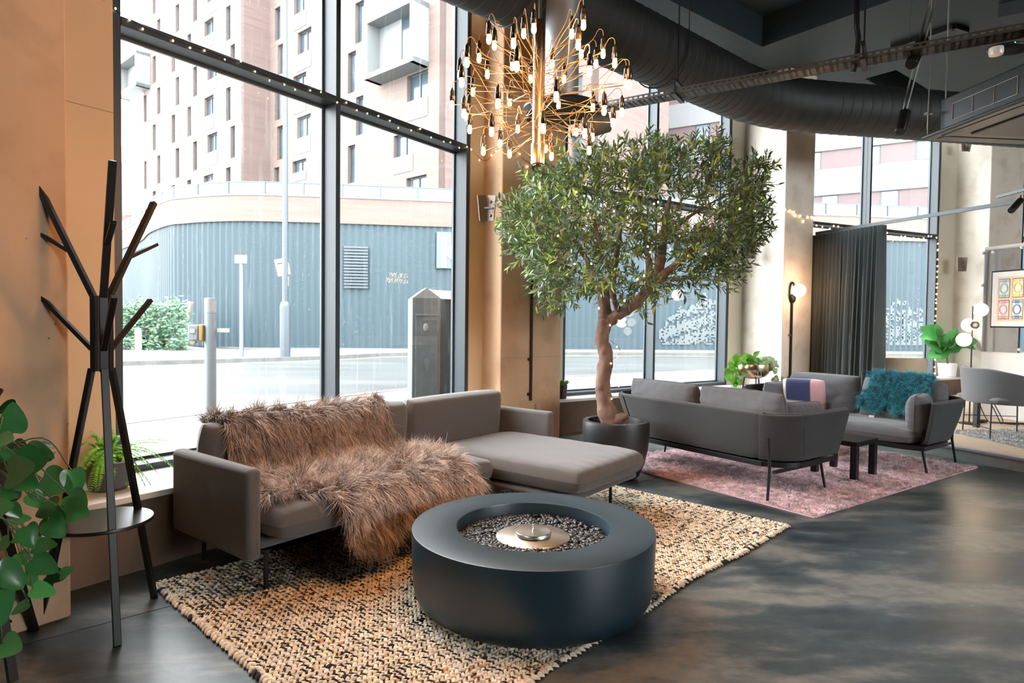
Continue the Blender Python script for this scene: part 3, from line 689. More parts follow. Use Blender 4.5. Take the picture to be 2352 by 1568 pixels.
# pedestrian crossing pole
P = np.array([ray(483, 700)[0]/ray(483, 700)[1]*7.3, 7.3]); pp = thing('crossing_pole', 'thick grey pedestrian crossing pole close outside the left window pane', 'pole', (*P, GZ+.02))
zt = EYE+P[1]*(736-690)/F-GZ-.02
s = MB(); s.lathe([(.062, 0), (.062, zt), (.055, zt+.01)], (0, 0, 0), 20); s.build('post', M_GPOST, pp, False, 40)
s = MB(); s.lathe([(.0635, zt-.16), (.0635, zt-.015)], (0, 0, 0), 20, False); s.build('sticker', M_WOUT, pp, False, 40)
hb = zt-.36
s = MB(); s.box((-.075, -.02, hb-.03), (.05, .13, .19)); s.build('box_side', M_YEL, pp, bevel=.012)
s = MB(); s.box((-.155, -.03, hb-.03), (.11, .13, .18)); bx = s.build('push_button_box', mat('button_grey', (.13, .15, .17), .5), pp, bevel=.012)
s = MB(); s.box((-.155, -.10, hb-.01), (.06, .01, .05)); s.build('button_face', M_WOUT, bx)
s = MB(); s.box((-.155, -.08, hb-.135), (.06, .06, .02)); s.build('wait_light', M_YEL, bx)
s = MB(); s.box((.14, .02, hb+.0), (.13, .03, .045)); s.build('arm_plate', mat('olive_plate', (.35, .38, .34), .6), pp)
# street cabinet
c0 = np.array([ray(943, 700)[0]/ray(943, 700)[1]*7.6, 7.6]); cb = thing('street_cabinet', 'dark weathered metal street cabinet with a ridged top just outside the window', 'cabinet', (*c0, GZ+.02), R(15))
H_ = EYE+c0[1]*(738-690)/F-GZ
M_CAB = mat('cabinet_paint', (.018, .026, .028), .5, noise=.5, nscale=6); M_CABL = mat('cabinet_front', (.055, .065, .07), .5, .1, noise=.4, nscale=8)
s = MB(); s.box((.16, 0, H_/2), (.33, .5, H_)); s.build('end_panel', M_CABL, cb, bevel=.006)
s = MB(); s.box((.58, .03, H_/2), (.52, .44, H_-.02)); bo = s.build('body', M_CAB, cb, bevel=.006)
s = MB(); s.add([(0, -.25, H_), (.325, -.25, H_), (.325, .25, H_), (0, .25, H_), (.16, -.25, H_+.12), (.16, .25, H_+.12)], [(0, 1, 4), (2, 3, 5), (1, 2, 5, 4), (3, 0, 4, 5)])
s.add([(.325, -.25, H_), (.9, -.25, H_-.02), (.9, .25, H_+.1), (.325, .25, H_+.12), (.16, .0, H_+.13)], [(0, 1, 2, 3), (0, 3, 4)]); s.build('ridged_top', mat('cabinet_top', (.22, .24, .26), .4, .1), cb)
s = MB(); s.box((.165, -.252, H_/2-.06), (.26, .012, H_-.25)); s.box((.165, -.26, H_-.2), (.27, .014, .018)); do = s.build('door', M_CABL, cb, bevel=.003)
s = MB(); s.sphere((.15, -.262, H_-.34), .03, 14, (1, .2, 1.6)); s.build('white_disc', M_WOUT, do)
# bollard, bush
P = zpt(318, 822, GZ+.09); s = MB(); s.lathe([(.11, 0), (.11, .98), (.08, 1.05), (0, 1.06)], (*P, GZ+.09), 14, False); tag(s.build('bollard', mat('bollard_stone', (.25, .25, .24), .7), smooth=40), 'short pale bollard at the edge of the far pavement beside the bush', 'bollard')
def leafcloud(n, pts, size, seed, flat=.3, asp=2.6):
    """n folded leaves at points, random facing"""
    r = np.random.default_rng(seed); TV = np.array([(0, 0, 0), (.5, .5/asp, .06), (1, 0, 0), (.5, -.5/asp, .06), (.5, 0, -.03)]); TF = [(0, 4, 1, 0), (4, 2, 1, 4), (0, 3, 4, 0), (3, 2, 4, 3)]
    TF = [(0, 4, 1), (4, 2, 1), (0, 3, 4), (3, 2, 4)]
    A = r.normal(size=(n, 3)); A[:, 2] *= flat; A /= np.linalg.norm(A, axis=1)[:, None]; B_ = np.cross(A, r.normal(size=(n, 3))); B_ /= np.linalg.norm(B_, axis=1)[:, None]; C_ = np.cross(A, B_)
    sz = size*r.uniform(.65, 1.25, n); Ms = np.stack([A*sz[:, None], B_*sz[:, None], C_*sz[:, None], pts], -1); return TV, TF, Ms
bpts = []
for x in np.arange(270, 425, 6):
    for y in range(690, 806, 6):
        if y > 700+8*math.sin(x*.09) and rr.random() < .97:
            q = vpt(x+rr.uniform(-3, 3), y+rr.uniform(-3, 3), (-20, 29.5-rr.uniform(0, 1.6)), (1, .0)); q[2] = max(q[2], .02); bpts.append(q)
bpts = np.repeat(np.array(bpts), 14, axis=0); bpts = bpts+rr.normal(size=bpts.shape)*.14; bpts[:, 2] = np.maximum(bpts[:, 2], 0.0)
TV, TF, Ms = leafcloud(len(bpts), bpts, .22, 5); cols = np.stack([rr.uniform(.06, .12, len(bpts)), rr.uniform(.13, .2, len(bpts)), rr.uniform(.08, .12, len(bpts))], -1)
V, Fc, c = scatter(TV, TF, Ms, cols); bush = thing('bush', 'soft green bush growing against the dark cladding at the left', 'bush', (-17, 29.5, 0))
link('foliage', npmesh('bf', V, Fc, c), mat('bush_leaf', rough=.7, attr='Col'), bush, True)
q = zpt(414, 798, 0); s = MB(); s.tube([(q[0], q[1], -.02), (q[0]+.2, q[1], 1.2), (q[0]+.5, q[1], 2.2)], .16, 8); s.build('trunk', mat('bush_bark', (.15, .12, .1), .9), bush, True)

# tone of the outdoor materials
for nm, k in (('wet_asphalt', .62), ('pavement_slabs', .62), ('granite_kerb', .55), ('road_yellow', .7), ('pale_brick', .39), ('pale_brick_return', .43), ('balustrade_glass', .7), ('white_render', .66), ('plum_panel', .75), ('bay_white', .62), ('coping_grey', .5), ('roof_deck', .5),
              ('bright_pane', .5), ('screen_white', .6), ('post_pale_grey', .5), ('post_blue_grey', .5), ('cabinet_top', .6), ('red_brick_far', .5), ('slate_far', .5), ('bollard_stone', .5), ('far_pane', .6), ('far_window_frame', .6)):
    for nd in MATS[nm].node_tree.nodes:
        if nd.type == 'BSDF_PRINCIPLED': c = nd.inputs['Base Color'].default_value; c[0] *= k; c[1] *= k; c[2] *= k
        elif nd.type == 'VALTORGB' and max(nd.color_ramp.elements[1].color[:3]) < .99:
            for e_ in nd.color_ramp.elements: e_.color = (e_.color[0]*k, e_.color[1]*k, e_.color[2]*k, 1)
        elif nd.type == 'MIX' and not nd.inputs[6].is_linked: c = nd.inputs[6].default_value; c[0] *= k; c[1] *= k; c[2] *= k
# ================================================================== NEAR FURNITURE
# ---- braided jute rug
def jute_rug():
    Lc = np.array([-1.857, 3.288]); Rc = np.array([1.92, 4.38]); a1, _ = dirs(133.5); a2, _ = dirs(43.5)
    v = Rc-Lc; M2 = np.array([a1, a2]).T; wl, ln = np.linalg.solve(M2, v)          # width along a1, length along a2
    t = thing('jute_rug', 'large braided natural jute rug with black strands under the round fire pit and corner sofa', 'rug', (*Lc, 0))
    r = np.random.default_rng(11); pw = .0185; pl = .026
    nr = int(wl/pw); nc = int(ln/pl)
    def wave(x, y):      # gently uneven edge
        return x+.018*np.sin(y*2.1+.4)+.010*np.sin(y*5.3), y+.03*np.sin(x*2.9+.5)*np.sin(y*.9)
    I, J = np.meshgrid(np.arange(nr), np.arange(nc), indexing='ij'); I = I.ravel(); J = J.ravel(); K = len(I)
    # template: short fat strand, 3 sections × 5 sides (half tube)
    secs = 4; TVs = []
    for k in range(secs):
        u = k/(secs-1)*2-1; rad = .0080*(1-.55*abs(u)**2.2)
        for q in range(5):
            an = math.pi*(q/4); TVs.append((u*.0175, math.cos(an)*rad, math.sin(an)*rad*1.15+.004*(1-u*u)-.002))
    TF = [(k*5+q, k*5+q+1, (k+1)*5+q+1, (k+1)*5+q) for k in range(secs-1) for q in range(4)]
    TVs = np.array(TVs)
    sl = np.where(I % 2 == 0, 1, -1)
    ang = R(38)*sl+r.normal(0, .09, K)
    x = (I+.5)*pw; y = (J+.5+.25*(I % 2))*pl+r.normal(0, .0012, K); x, y = wave(x, y)
    z = .0085+r.uniform(-.0012, .0022, K)+.002*np.sin(x*9)*np.sin(y*7)
    cx_, sx = np.cos(ang), np.sin(ang)
    # local x axis along a2 (row direction) rotated by ang
    A2 = a2[None]*cx_[:, None]+a1[None]*sx[:, None]; A1 = -a2[None]*sx[:, None]+a1[None]*cx_[:, None]
    Ms = np.zeros((K, 3, 4)); Ms[:, :2, 0] = A2; Ms[:, :2, 1] = A1; Ms[:, 2, 2] = 1; s_ = r.uniform(.85, 1.2, K)
    Ms[:, :, 1] *= s_[:, None]; Ms[:, 2, 2] *= r.uniform(.8, 1.25, K)
    P = a1[None]*x[:, None]+a2[None]*y[:, None]; Ms[:, :2, 3] = P; Ms[:, 2, 3] = z
    base = np.array([.72, .61, .47]); c = base[None]*r.uniform(.78, 1.18, (K, 1))*np.array([1, 1, 1])
    c[:, 2] *= r.uniform(.88, 1.1, K)
    o_ = r.random(K) < .035; c[o_] = np.array([.52, .26, .12])*r.uniform(.8, 1.2, (o_.sum(), 1))
    drift = np.sin(x*2.3+1)*np.sin(y*1.7)+.6*np.sin(x*5+y*3)
    bk = r.random(K) < np.clip(.014+.022*drift, .002, .06); c[bk] = np.array([.028, .034, .042])
    V, Fc, cc = scatter(TVs, TF, Ms, c)
    o = link('jute_braids', npmesh('jb', V, Fc, cc), mat('jute', rough=.85, attr='Col', spec=.2), t, False, 180)
    m2 = Ms[r.random(K) < .33].copy(); m2[:, :, 1] *= .15; m2[:, :2, 3] += a2[None]*.0085; m2[:, 2, 3] += .0035; V2, F2, _ = scatter(TVs, TF, m2); link('black_yarn', npmesh('jy', V2, F2), mat('black_yarn', (.03, .034, .04), .8), t, False, 180)
    # dark stitching cords running between the rows
    s = MB(); ys = np.linspace(0, ln, 60)
    for i in range(0, nr+1):
        X, Y = wave(np.full(60, i*pw), ys); pts = [(*(a1*X[k]+a2*Y[k]), .0062) for k in range(60)]
        for k in range(59): s.beam(pts[k], pts[k+1], .006, .006)
    s.build('stitching', mat('jute_stitch', (.06, .05, .042), .9), t, False, None)
    # braided border
    rb = []; cb = []
    def edge(f, n):
        for k in range(n):
            p = f((k+.5)/n); q = f((k+.9)/n); d = q-p; d /= np.linalg.norm(d); e = np.array([-d[1], d[0]])
            for sgn in (-1, 1):
                an = .75*sgn; A = d*math.cos(an)+e*math.sin(an); Bv = -d*math.sin(an)+e*math.cos(an)
                m_ = np.zeros((3, 4)); m_[:2, 0] = A*1.15; m_[:2, 1] = Bv*1.35; m_[2, 2] = 1.5; m_[:2, 3] = p+e*sgn*.006+r.normal(0, .003, 2); m_[2, 3] = .009
                rb.append(m_); cb.append(base*r.uniform(.72, 1.1) if r.random() > .13 else np.array([.03, .035, .04]))
    def W2(x, y): X, Y = wave(np.array(x), np.array(y)); return a1*X+a2*Y
    edge(lambda u: W2(0, u*ln), int(ln/.03)); edge(lambda u: W2(wl, u*ln), int(ln/.03)); edge(lambda u: W2(u*wl, 0), int(wl/.03)); edge(lambda u: W2(u*wl, ln), int(wl/.03))
    V, Fc, cc = scatter(TVs, TF, np.array(rb), np.array(cb)); link('braided_edge', npmesh('be', V, Fc, cc), MATS['jute'], t, False, 180)
jute_rug()

# ---- fire pit
PIT = np.array([.118, 3.205]); RP_, HP = .612, .375
pit = thing('fire_pit', 'large round slate-blue metal fire pit table in the centre of the jute rug', 'fire pit', (*PIT, .012))
M_PIT = mat('slate_blue_metal', (.006, .024, .037), .38, .0, spec=.7)
prof = [(.525, 0), (.55, .005), (.577, .025), (.594, .058), (.603, .10), (.607, .17), (RP_, HP-.022), (RP_-.002, HP-.014), (RP_-.008, HP-.012), (.394, HP-.012), (.388, HP-.014), (.386, HP-.02), (.386, HP-.13), (.10, HP-.13)]
s = MB(); s.lathe(prof, n=128, cap=False); s.build('drum', M_PIT, pit, smooth=28)
s = MB(); s.lathe([(.387, HP-.1), (.1, HP-.095)], n=48, cap=False); s.build('pebble_bed', mat('pebble_bed', (.02, .022, .025), .8), pit)
s = MB(); s.lathe([(.19, HP-.105), (.188, HP-.072), (.182, HP-.068), (.0, HP-.066)], n=64, cap=False); s.build('burner_plate', mat('worn_steel', (.78, .68, .58), .33, 1., noise=.35, nscale=5), pit, smooth=40)
s = MB(); s.lathe([(.086, HP-.066), (.092, HP-.062), (.092, HP-.050), (.088, HP-.045), (0, HP-.036)], n=64, cap=False); cp = s.build('burner_cap', M_STEEL, pit, smooth=40)
s = MB(); s.lathe([(.004, HP-.04), (.003, HP-.012), (.0, HP-.010)], n=8, cap=False); s.build('cap_pin', M_STEEL, cp)
# pebbles: a few shapes, copied
def pebble(seed):
    r = np.random.default_rng(seed); b = MB(); b.sphere((0, 0, 0), 1, 12); V = np.array(b.v); a = np.array([.0142, .0108, .0078])*r.uniform(.85, 1.2, 3)
    V = V*a*(1+.07*np.sin(V[:, :1]*3+r.uniform(0, 6))); b.v = [tuple(v) for v in V]; return b
M_PEB = mat('pebble', (.022, .026, .030), .45, noise=.35, nscale=60)
PTS = []; rp = np.random.default_rng(21)
while len(PTS) < 950:
    a = rp.uniform(0, 2*math.pi); q = math.sqrt(rp.uniform(.178**2, .376**2)); p = np.array([q*math.cos(a), q*math.sin(a)])
    PTS.append(p)
PTS = np.array(PTS); 
for _ in range(40):      # push apart
    d = PTS[:, None]-PTS[None]; L_ = np.linalg.norm(d, axis=2)+1e-9; f = np.clip(.0185-L_, 0, None)/L_; np.fill_diagonal(f, 0); PTS = PTS+(d*f[:, :, None]).sum(1)*.35
    q = np.linalg.norm(PTS, axis=1); PTS = PTS*(np.clip(q, .186, .374)/q)[:, None]
order = np.argsort(-np.abs(PTS[:, 1]) + 0*PTS[:, 0])
cam2 = -PIT; dist = np.linalg.norm(PTS-cam2, axis=1)
far_first = np.argsort(-(dist))                     # the far side of the ring is what the camera sees best
protos = []
for k in range(5):
    o = pebble(k).build('pebble', M_PEB, smooth=180); protos.append(o)
used = [False]*5
def peb_tf(i, lift=0.):
    return (PIT[0]+PTS[i, 0], PIT[1]+PTS[i, 1], .012+HP-.086+rp.uniform(0, .010)+lift), (rp.uniform(-.35, .35), rp.uniform(-.35, .35), rp.uniform(0, 6.28))
vis = [i for i in far_first][:300]
for i in vis:
    k = rp.integers(5)
    if used[k]: o = protos[k].copy(); COL.objects.link(o)
    else: o = protos[k]; used[k] = True
    o.location, o.rotation_euler = peb_tf(i); q = rp.uniform(.85, 1.25); o.scale = (q, q, q)
    tag(o, 'smooth dark grey pebble among those filling the far side of the fire pit ring', 'pebble', 'dark pebbles in the fire pit')
rest = list(far_first[300:])+list(rp.choice(950, 700)); tv = np.array(pebble(9).v); tf = pebble(9).f
tf = np.array([f for f in tf if len(f) == 4]); Ms = []
for j, i in enumerate(rest):
    loc, ro = peb_tf(i, -.0 if j < 650 else -.011); m_ = np.array(Matrix.LocRotScale(Vector(loc), __import__('mathutils').Euler(ro), Vector((1.05,)*3)))[:3]; Ms.append(m_)
V, Fc, _ = scatter(tv, tf, np.array(Ms)); o = link('pebble_fill', npmesh('pf', V, Fc), M_PEB, None, False, 180)
tag(o, 'mass of smooth dark pebbles packed around the steel burner plate in the fire pit', 'pebbles', kind='stuff')

# ---- corner sofa
M_FAB = mat('warm_grey_wool', (.098, .090, .087), .9, bump=.25, bscale=450, sheen=.25, noise=.12, nscale=120, spec=.2)
O1 = np.array([-1.348, 3.233]); SA = 52.   # sofa x axis azimuth 38 -> 52 degrees from world x
KS = .955; O1 = O1*KS; SZ0 = .063
sofa = thing('corner_sofa', 'long warm grey corner sofa with a chaise and thin armrests under the big left window', 'sofa', (*O1, SZ0), R(SA)); sofa.scale = (KS, KS, KS)
def slab(name, x0, x1, y0, y1, z0, z1, parent=sofa, r=.03, m=M_FAB, seg=4):
    b = MB(); b.box(((x0+x1)/2, (y0+y1)/2, (z0+z1)/2), (x1-x0, y1-y0, z1-z0)); return b.build(name, m, parent, False, 60, r, seg)
SL = 2.95
slab('armrest', 0, .085, 0, .85, .14, .625); ra = slab('armrest', SL-.085, SL, .10, .86, .14, .615)
# backrest pieces: fuller cushions leaning slightly
for x0, x1 in ((.087, 1.71), (1.715, SL-.087)):
    cushion('backrest', x1-x0, .50, .20, TM(((x0+x1)/2, .715, .53), 90+5), M_FAB, sofa, p=9, q=.22, wr=.001, n=30, seed=int(x0*10))
slab('back_panel', .05, SL-.05, .80, .86, .14, .60)
cushion('seat_cushion', 1.78, .86, .19, TM((.087+.89, .29, .325)), M_FAB, sofa, p=10, q=.25, wr=.002, n=34, seed=3)
ch = cushion('chaise_cushion', 1.00, 1.46, .20, TM((1.86+.50, -.12, .325)), M_FAB, sofa, p=9, q=.26, wr=.003, n=40, seed=4)
slab('seat_base', .08, 1.86, .02, .80, .185, .235, r=.022); slab('chaise_base', 1.88, SL-.10, -.76, .80, .18, .225, r=.02)
for x, y in ((.14, .06), (2.73, -.59), (1.98, -.59), (2.78, .72), (.14, .74), (1.6, .0)):
    b = MB(); b.lathe([(.013, -.055), (.013, .17)], (x, y, 0), 12); b.lathe([(.028, .16), (.028, .168)], (x, y, 0), 12); b.build('leg', M_BLACK, sofa)

# ---- fur
def furmesh(P, Nrm, Dr, length, width, root, tip, seed, segs=4, clump=.6, ncl=900, droop=.0, jit=.25, curl=.1, darks=.0):
    """tapered ribbons from skin points P; Nrm skin normal, Dr lay direction"""
    r = np.random.default_rng(seed); N = len(P); Ln = length*r.uniform(.6, 1.2, N)
    cid = r.choice(N, ncl, replace=False); CP = P[cid]; own = np.empty(N, int)
    for a in range(0, N, 4000): own[a:a+4000] = np.argmin(((P[a:a+4000, None]-CP[None])**2).sum(2), axis=1)
    cj = r.normal(0, 1, (ncl, 3)); D = Dr+jit*cj[own]+.5*jit*r.normal(0, 1, (N, 3))
    tgt = CP[own]-P
    D /= np.linalg.norm(D, axis=1)[:, None]
    side = np.cross(D, Nrm+.8*r.normal(0, 1, (N, 3))); side /= np.linalg.norm(side, axis=1)[:, None]
    V = np.zeros((N, segs+1, 2, 3)); C = np.zeros((N, segs+1, 2, 3)); cvar = r.uniform(.7, 1.25, (N, 1))*r.uniform(.6, 1.3, (ncl, 1))[own]
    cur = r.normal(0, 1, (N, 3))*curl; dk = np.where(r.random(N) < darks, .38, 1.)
    for k in range(segs+1):
        u = k/segs
        pos = P+Nrm*(Ln*(u*.50-.28*u*u))[:, None]+D*(Ln*(.42*u+.52*u*u))[:, None]+tgt*(clump*u*u)+cur*(Ln*u*u)[:, None]
        pos[:, 2] -= droop*length*u*u
        w_ = width*(1-u**1.6)*.5+.00015
        V[:, k, 0] = pos-side*w_; V[:, k, 1] = pos+side*w_
        uu_ = u**.8; col = np.array(root)[None]*(1-uu_)+np.array(tip)[None]*uu_*dk[:, None]; C[:, k, :] = (col*cvar)[:, None]  # shade between strands put into the colour: dark roots, some dark strands
    base = (np.arange(N)*(segs+1)*2)[:, None, None]; q = np.array([[2*k, 2*k+1, 2*k+3, 2*k+2] for k in range(segs)])
    return V.reshape(-1, 3), (base+q[None]).reshape(-1, 4), C.reshape(-1, 3)
def fur_throw(name, label, fn, u_rng, n, parent_tf, length, width, root, tip, seed, skin_m, cat='throw', inside=None, lay=None, mod=None, **kw):
    """fn(u, v) -> skin points in local coordinates; strands grow along its normals"""
    t = thing(name, label, cat, parent_tf[0], parent_tf[1]); t.scale = (parent_tf[2],)*3 if len(parent_tf) > 2 else (1, 1, 1)
    r = np.random.default_rng(seed); u = r.random(n*2); v = r.random(n*2)
    if inside is not None:
        k = inside(u, v); u, v = u[k], v[k]
    u, v = u[:n], v[:n]; e = 1e-3
    P = fn(u, v); Pu = (fn(u+e, v)-P)/e; Pv = (fn(u, v+e)-P)/e; Nn = np.cross(Pu, Pv); Nn /= np.linalg.norm(Nn, axis=1)[:, None]+1e-9
    Du = Pu/(np.linalg.norm(Pu, axis=1)[:, None]+1e-9); Dv = Pv/(np.linalg.norm(Pv, axis=1)[:, None]+1e-9)
    L_ = lay(u, v, Du, Dv) if lay else Dv
    if (Nn[:, 2].mean() < 0 and abs(Nn[:, 2].mean()) > .2): Nn = -Nn
    V, Fc, C = furmesh(P, Nn, L_, length, width, root, tip, seed+1, **kw)
    link('fur', npmesh(name, V, Fc, C), mat('fur_'+name, rough=.55, attr='Col', spec=.35, sheen=.15), t)
    g = np.linspace(0, 1, 40); U, W_ = np.meshgrid(g, g, indexing='ij'); kk = np.ones(U.size, bool) if inside is None else inside(U.ravel(), W_.ravel())
    SV = fn(U.ravel(), W_.ravel()); I = np.arange(1600).reshape(40, 40); Q = np.stack([I[:-1, :-1].ravel(), I[1:, :-1].ravel(), I[1:, 1:].ravel(), I[:-1, 1:].ravel()], -1); Q = Q[kk[Q].all(1)]
    o = link('hide', npmesh(name+'_hide', SV, Q), skin_m, t, smooth=180); sm = o.modifiers.new('thick', 'SOLIDIFY'); sm.thickness = .006; sm.offset = -1
    return t
M_HIDE = mat('hide', (.10, .055, .035), .9)
def polyfn(path):
    """arc-length profile (y, z) evaluated at 0..1 with smoothing"""
    Pp = np.array(spline([(0, a, b) for a, b in path], 10))[:, 1:]; sg = np.concatenate([[0], np.cumsum(np.linalg.norm(np.diff(Pp, axis=0), axis=1))]); sg /= sg[-1]
    return lambda v: (np.interp(v, sg, Pp[:, 0]), np.interp(v, sg, Pp[:, 1]))
# throw over the backrest
pb = polyfn([(.90, .60), (.88, .70), (.79, .775), (.70, .79), (.62, .745), (.60, .62), (.60, .50), (.57, .43)])
def fb(u, v):
    y, z = pb(np.clip(v, 0, 1)); x = .12+1.44*u+.05*np.sin(v*7)*(u-.5)*2+.19*np.clip(1-v*3, 0, 1)*(1-u); return np.stack([x, y+.012*np.sin(u*9), z+.012*np.sin(u*7+1)], -1)
def inb(u, v):
    ed = .07*np.sin(v*8+1)+.05*np.sin(v*15); return (u > .03+abs(ed)*.6) & (u < .97-abs(ed)*.5+(0)) & (v > .03+.04*np.sin(u*10))
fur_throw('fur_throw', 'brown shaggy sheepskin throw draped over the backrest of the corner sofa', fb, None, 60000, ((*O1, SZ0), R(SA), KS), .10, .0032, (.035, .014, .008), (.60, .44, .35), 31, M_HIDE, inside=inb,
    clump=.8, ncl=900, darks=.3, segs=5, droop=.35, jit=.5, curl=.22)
# throw over the seat, hanging over the front
ps_ = polyfn([(.60, .432), (.45, .452), (.2, .458), (0, .450), (-.11, .425), (-.175, .36), (-.20, .28), (-.215, .17), (-.22, .10)])
def fs(u, v):
    y, z = ps_(np.clip(v, 0, 1)); x = .15+1.53*u+.06*np.sin(v*5)*(u-.5); z = np.where(v > .72, z+.06*np.maximum(0, u-.35)*((v-.72)/.28), z)
    return np.stack([x, y+.015*np.sin(u*8+v*4)*(v > .6), z+.008*np.sin(u*14)*np.sin(v*9)], -1)
def ins(u, v):
    lft = np.where(v > .52, .05+np.minimum(.13, (v-.52)*.9), .02+.03*np.sin(v*9)); rgt = .97-.05*np.abs(np.sin(v*7+.5))-np.clip(v-.7, 0, 1)*.15
    return (u > lft) & (u < rgt) & (v < .99-.10*np.abs(np.sin(u*6.3+.9)))
def lays(u, v, Du, Dv):
    c = np.array([[.22, .3], [.75, .28]]); s0 = np.zeros_like(Du)
    for cu, cv in c:
        w_ = np.exp(-(((u-cu)/.28)**2+((v-cv)/.3)**2)); du = (u-cu)*1.6; dv = (v-cv); q = np.sqrt(du*du+dv*dv)+1e-3; s0 += (w_/q)[:, None]*(Du*du[:, None]+Dv*dv[:, None])
    return s0*.9+Dv*np.clip((v-.45)*3, .1, 1.2)[:, None]
fur_throw('fur_throw', 'paler shaggy sheepskin throw spread on the corner sofa seat and hanging over its front', fs, None, 85000, ((*O1, SZ0), R(SA), KS), .10, .0032, (.05, .022, .013), (.80, .64, .54), 41, M_HIDE, inside=ins, lay=lays,  # tips paler than on the backrest: daylight on the seat put into colour
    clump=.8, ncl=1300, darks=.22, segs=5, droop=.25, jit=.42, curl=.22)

# ---- coat stand
CSP = np.array([-1.857, 2.879]); cs = thing('coat_stand', 'tall black branching coat stand with a round tray near the left window', 'coat stand', (*CSP, 0))
feet = [np.array([-1.653, 2.656])-CSP, np.array([-1.781, 3.122])-CSP, np.array([-2.137, 2.858])-CSP]
for i, f in enumerate(feet):
    e = f/np.linalg.norm(f); ft = e*.275; up = (-e[1], e[0], 0); c = e*.034
    hz = [2.06, 1.97, 1.99][i]; tip = e*[.25, .285, .27][i]
    b = MB(); b.beam((*ft, 0), (*(c+e*.012), 1.17), .030, .022, e.tolist()+[0]); b.build('leg', M_BLACKW, cs, False, None, .002, 1)
    b = MB(); b.beam((*c, 1.155), (*c, 1.50), .034, .022, e.tolist()+[0]); b.build('column_bar', M_BLACKW, cs, False, None, .002, 1)
    b = MB(); b.beam((*c, 1.49), (*tip, hz), .030, .022, e.tolist()+[0]); a_ = b.build('arm', M_BLACKW, cs, False, None, .002, 1)
    k = .40; m_ = np.array([*(c*(1-k)+tip*k), 1.49*(1-k)+hz*k]); b = MB(); b.beam(tuple(m_), (*(e*(.30 if i else .26)), m_[2]+.085+.02*(i == 2)), .024, .016, e.tolist()+[0]); b.build('hook', M_BLACKW, a_, False, None, .002, 1)
    b = MB(); b.beam((*(c+e*.008), 1.255), (*(e*.262), 1.49), .026, .018, e.tolist()+[0]); b.build('hook', M_BLACKW, cs, False, None, .002, 1)
b = MB(); b.lathe([(0, .463), (.198, .463), (.202, .466), (.202, .476), (.2, .48), (0, .48)], n=48, cap=False); b.build('tray', mat('black_ash_tray', (.012, .014, .014), .33, spec=.35, noise=.5, nscale=14, stretch=(1, 14, 1)), cs)

# ---- leaves for vines
def heart(n=7):
    """folded heart leaf, stem at origin, tip along +x, unit length"""
    out = [(0, 0), (-.10, .16), (-.05, .34), (.18, .42), (.42, .36), (.68, .22), (1, 0)]
    V = []; Fc = []
    mid = [(0, 0, 0), (.12, 0, -.01), (.3, 0, -.02), (.5, 0, -.02), (.75, 0, -.01), (1, 0, -.06)]
    V = [(x, y, .10*y*1.2-.10*x*x) for x, y in out]+[(x, -y, .10*y*1.2-.10*x*x) for x, y in out[1:-1]]+[(x, 0, -.03-.10*x*x) for x in (.12, .3, .5, .75)]
    L_ = [0, 1, 2, 3, 4, 5, 6]; Rr = [0, 7, 8, 9, 10, 11, 6]; Md = [0, 12, 12, 13, 14, 15, 6]
    for S, fl in ((L_, 0), (Rr, 1)):
        for i in range(6):
            q = [Md[i], Md[i+1], S[i+1], S[i]]; q = q if not fl else q[::-1]
            q2 = []
            for k in q:
                if k not in q2: q2.append(k)
            if len(q2) == 3: Fc.append(tuple(q2)); 
            elif len(q2) == 4: Fc.append((q2[0], q2[1], q2[2])); Fc.append((q2[0], q2[2], q2[3]))
    return np.array(V), np.array(Fc)
def leaf_mat(name, rough=.3, tr_=.3):
    m = mat(name, rough=rough, attr='Col', coat=.15); b = m.node_tree.nodes['Principled BSDF']; nt = m.node_tree
    tr = nt.nodes.new('ShaderNodeBsdfTranslucent'); at = [n for n in nt.nodes if n.type == 'ATTRIBUTE'][0]; nt.links.new(at.outputs['Color'], tr.inputs[0])
    mx = nt.nodes.new('ShaderNodeMixShader'); mx.inputs[0].default_value = tr_; out = nt.nodes['Material Output']
    nt.links.new(b.outputs[0], mx.inputs[1]); nt.links.new(tr.outputs[0], mx.inputs[2]); nt.links.new(mx.outputs[0], out.inputs[0]); return m
def frame_from(x, z):
    x = np.array(x, float); x /= np.linalg.norm(x); z = np.array(z, float); y = np.cross(z, x); y /= np.linalg.norm(y)+1e-9; z = np.cross(x, y); return np.stack([x, y, z], -1)
def leaf_at(P, d, up, size): m_ = np.zeros((3, 4)); m_[:, :3] = frame_from(d, up)*size; m_[:, 3] = P; return m_
HV, HF = heart()

# ---- pothos at the left edge, on its tall stand
pot_t = thing('trailing_pothos', 'large glossy green trailing heart-leaved plant on a black tripod stand at the left edge', 'plant', (-2.12, 2.52, 0))
b = MB()
b.beam((-1.905, 2.405, 0), (-2.10, 2.50, .80), .03, .022); b.build('stand_leg', M_BLACKW, pot_t, True, None)
b = MB(); b.beam((-2.42, 2.50, 0), (-2.16, 2.53, .80), .03, .022); b.build('stand_leg', M_BLACKW, pot_t, True, None)
b = MB(); b.beam((-2.12, 2.80, 0), (-2.13, 2.56, .80), .03, .022); b.build('stand_leg', M_BLACKW, pot_t, True, None)
b = MB(); b.lathe([(.10, .62), (.14, .66), (.16, .84), (.15, .84), (.13, .80), (0, .8)], (-2.13, 2.52, 0), 32, False); b.build('pot', mat('black_pot', (.02, .02, .022), .5), pot_t, True)
rl = np.random.default_rng(77); Ms = []; cl = []; st = MB()
def pvt(x, y, dep): r_ = ray(x, y); return r_*dep/r_[1]+np.array([0, 0, EYE])
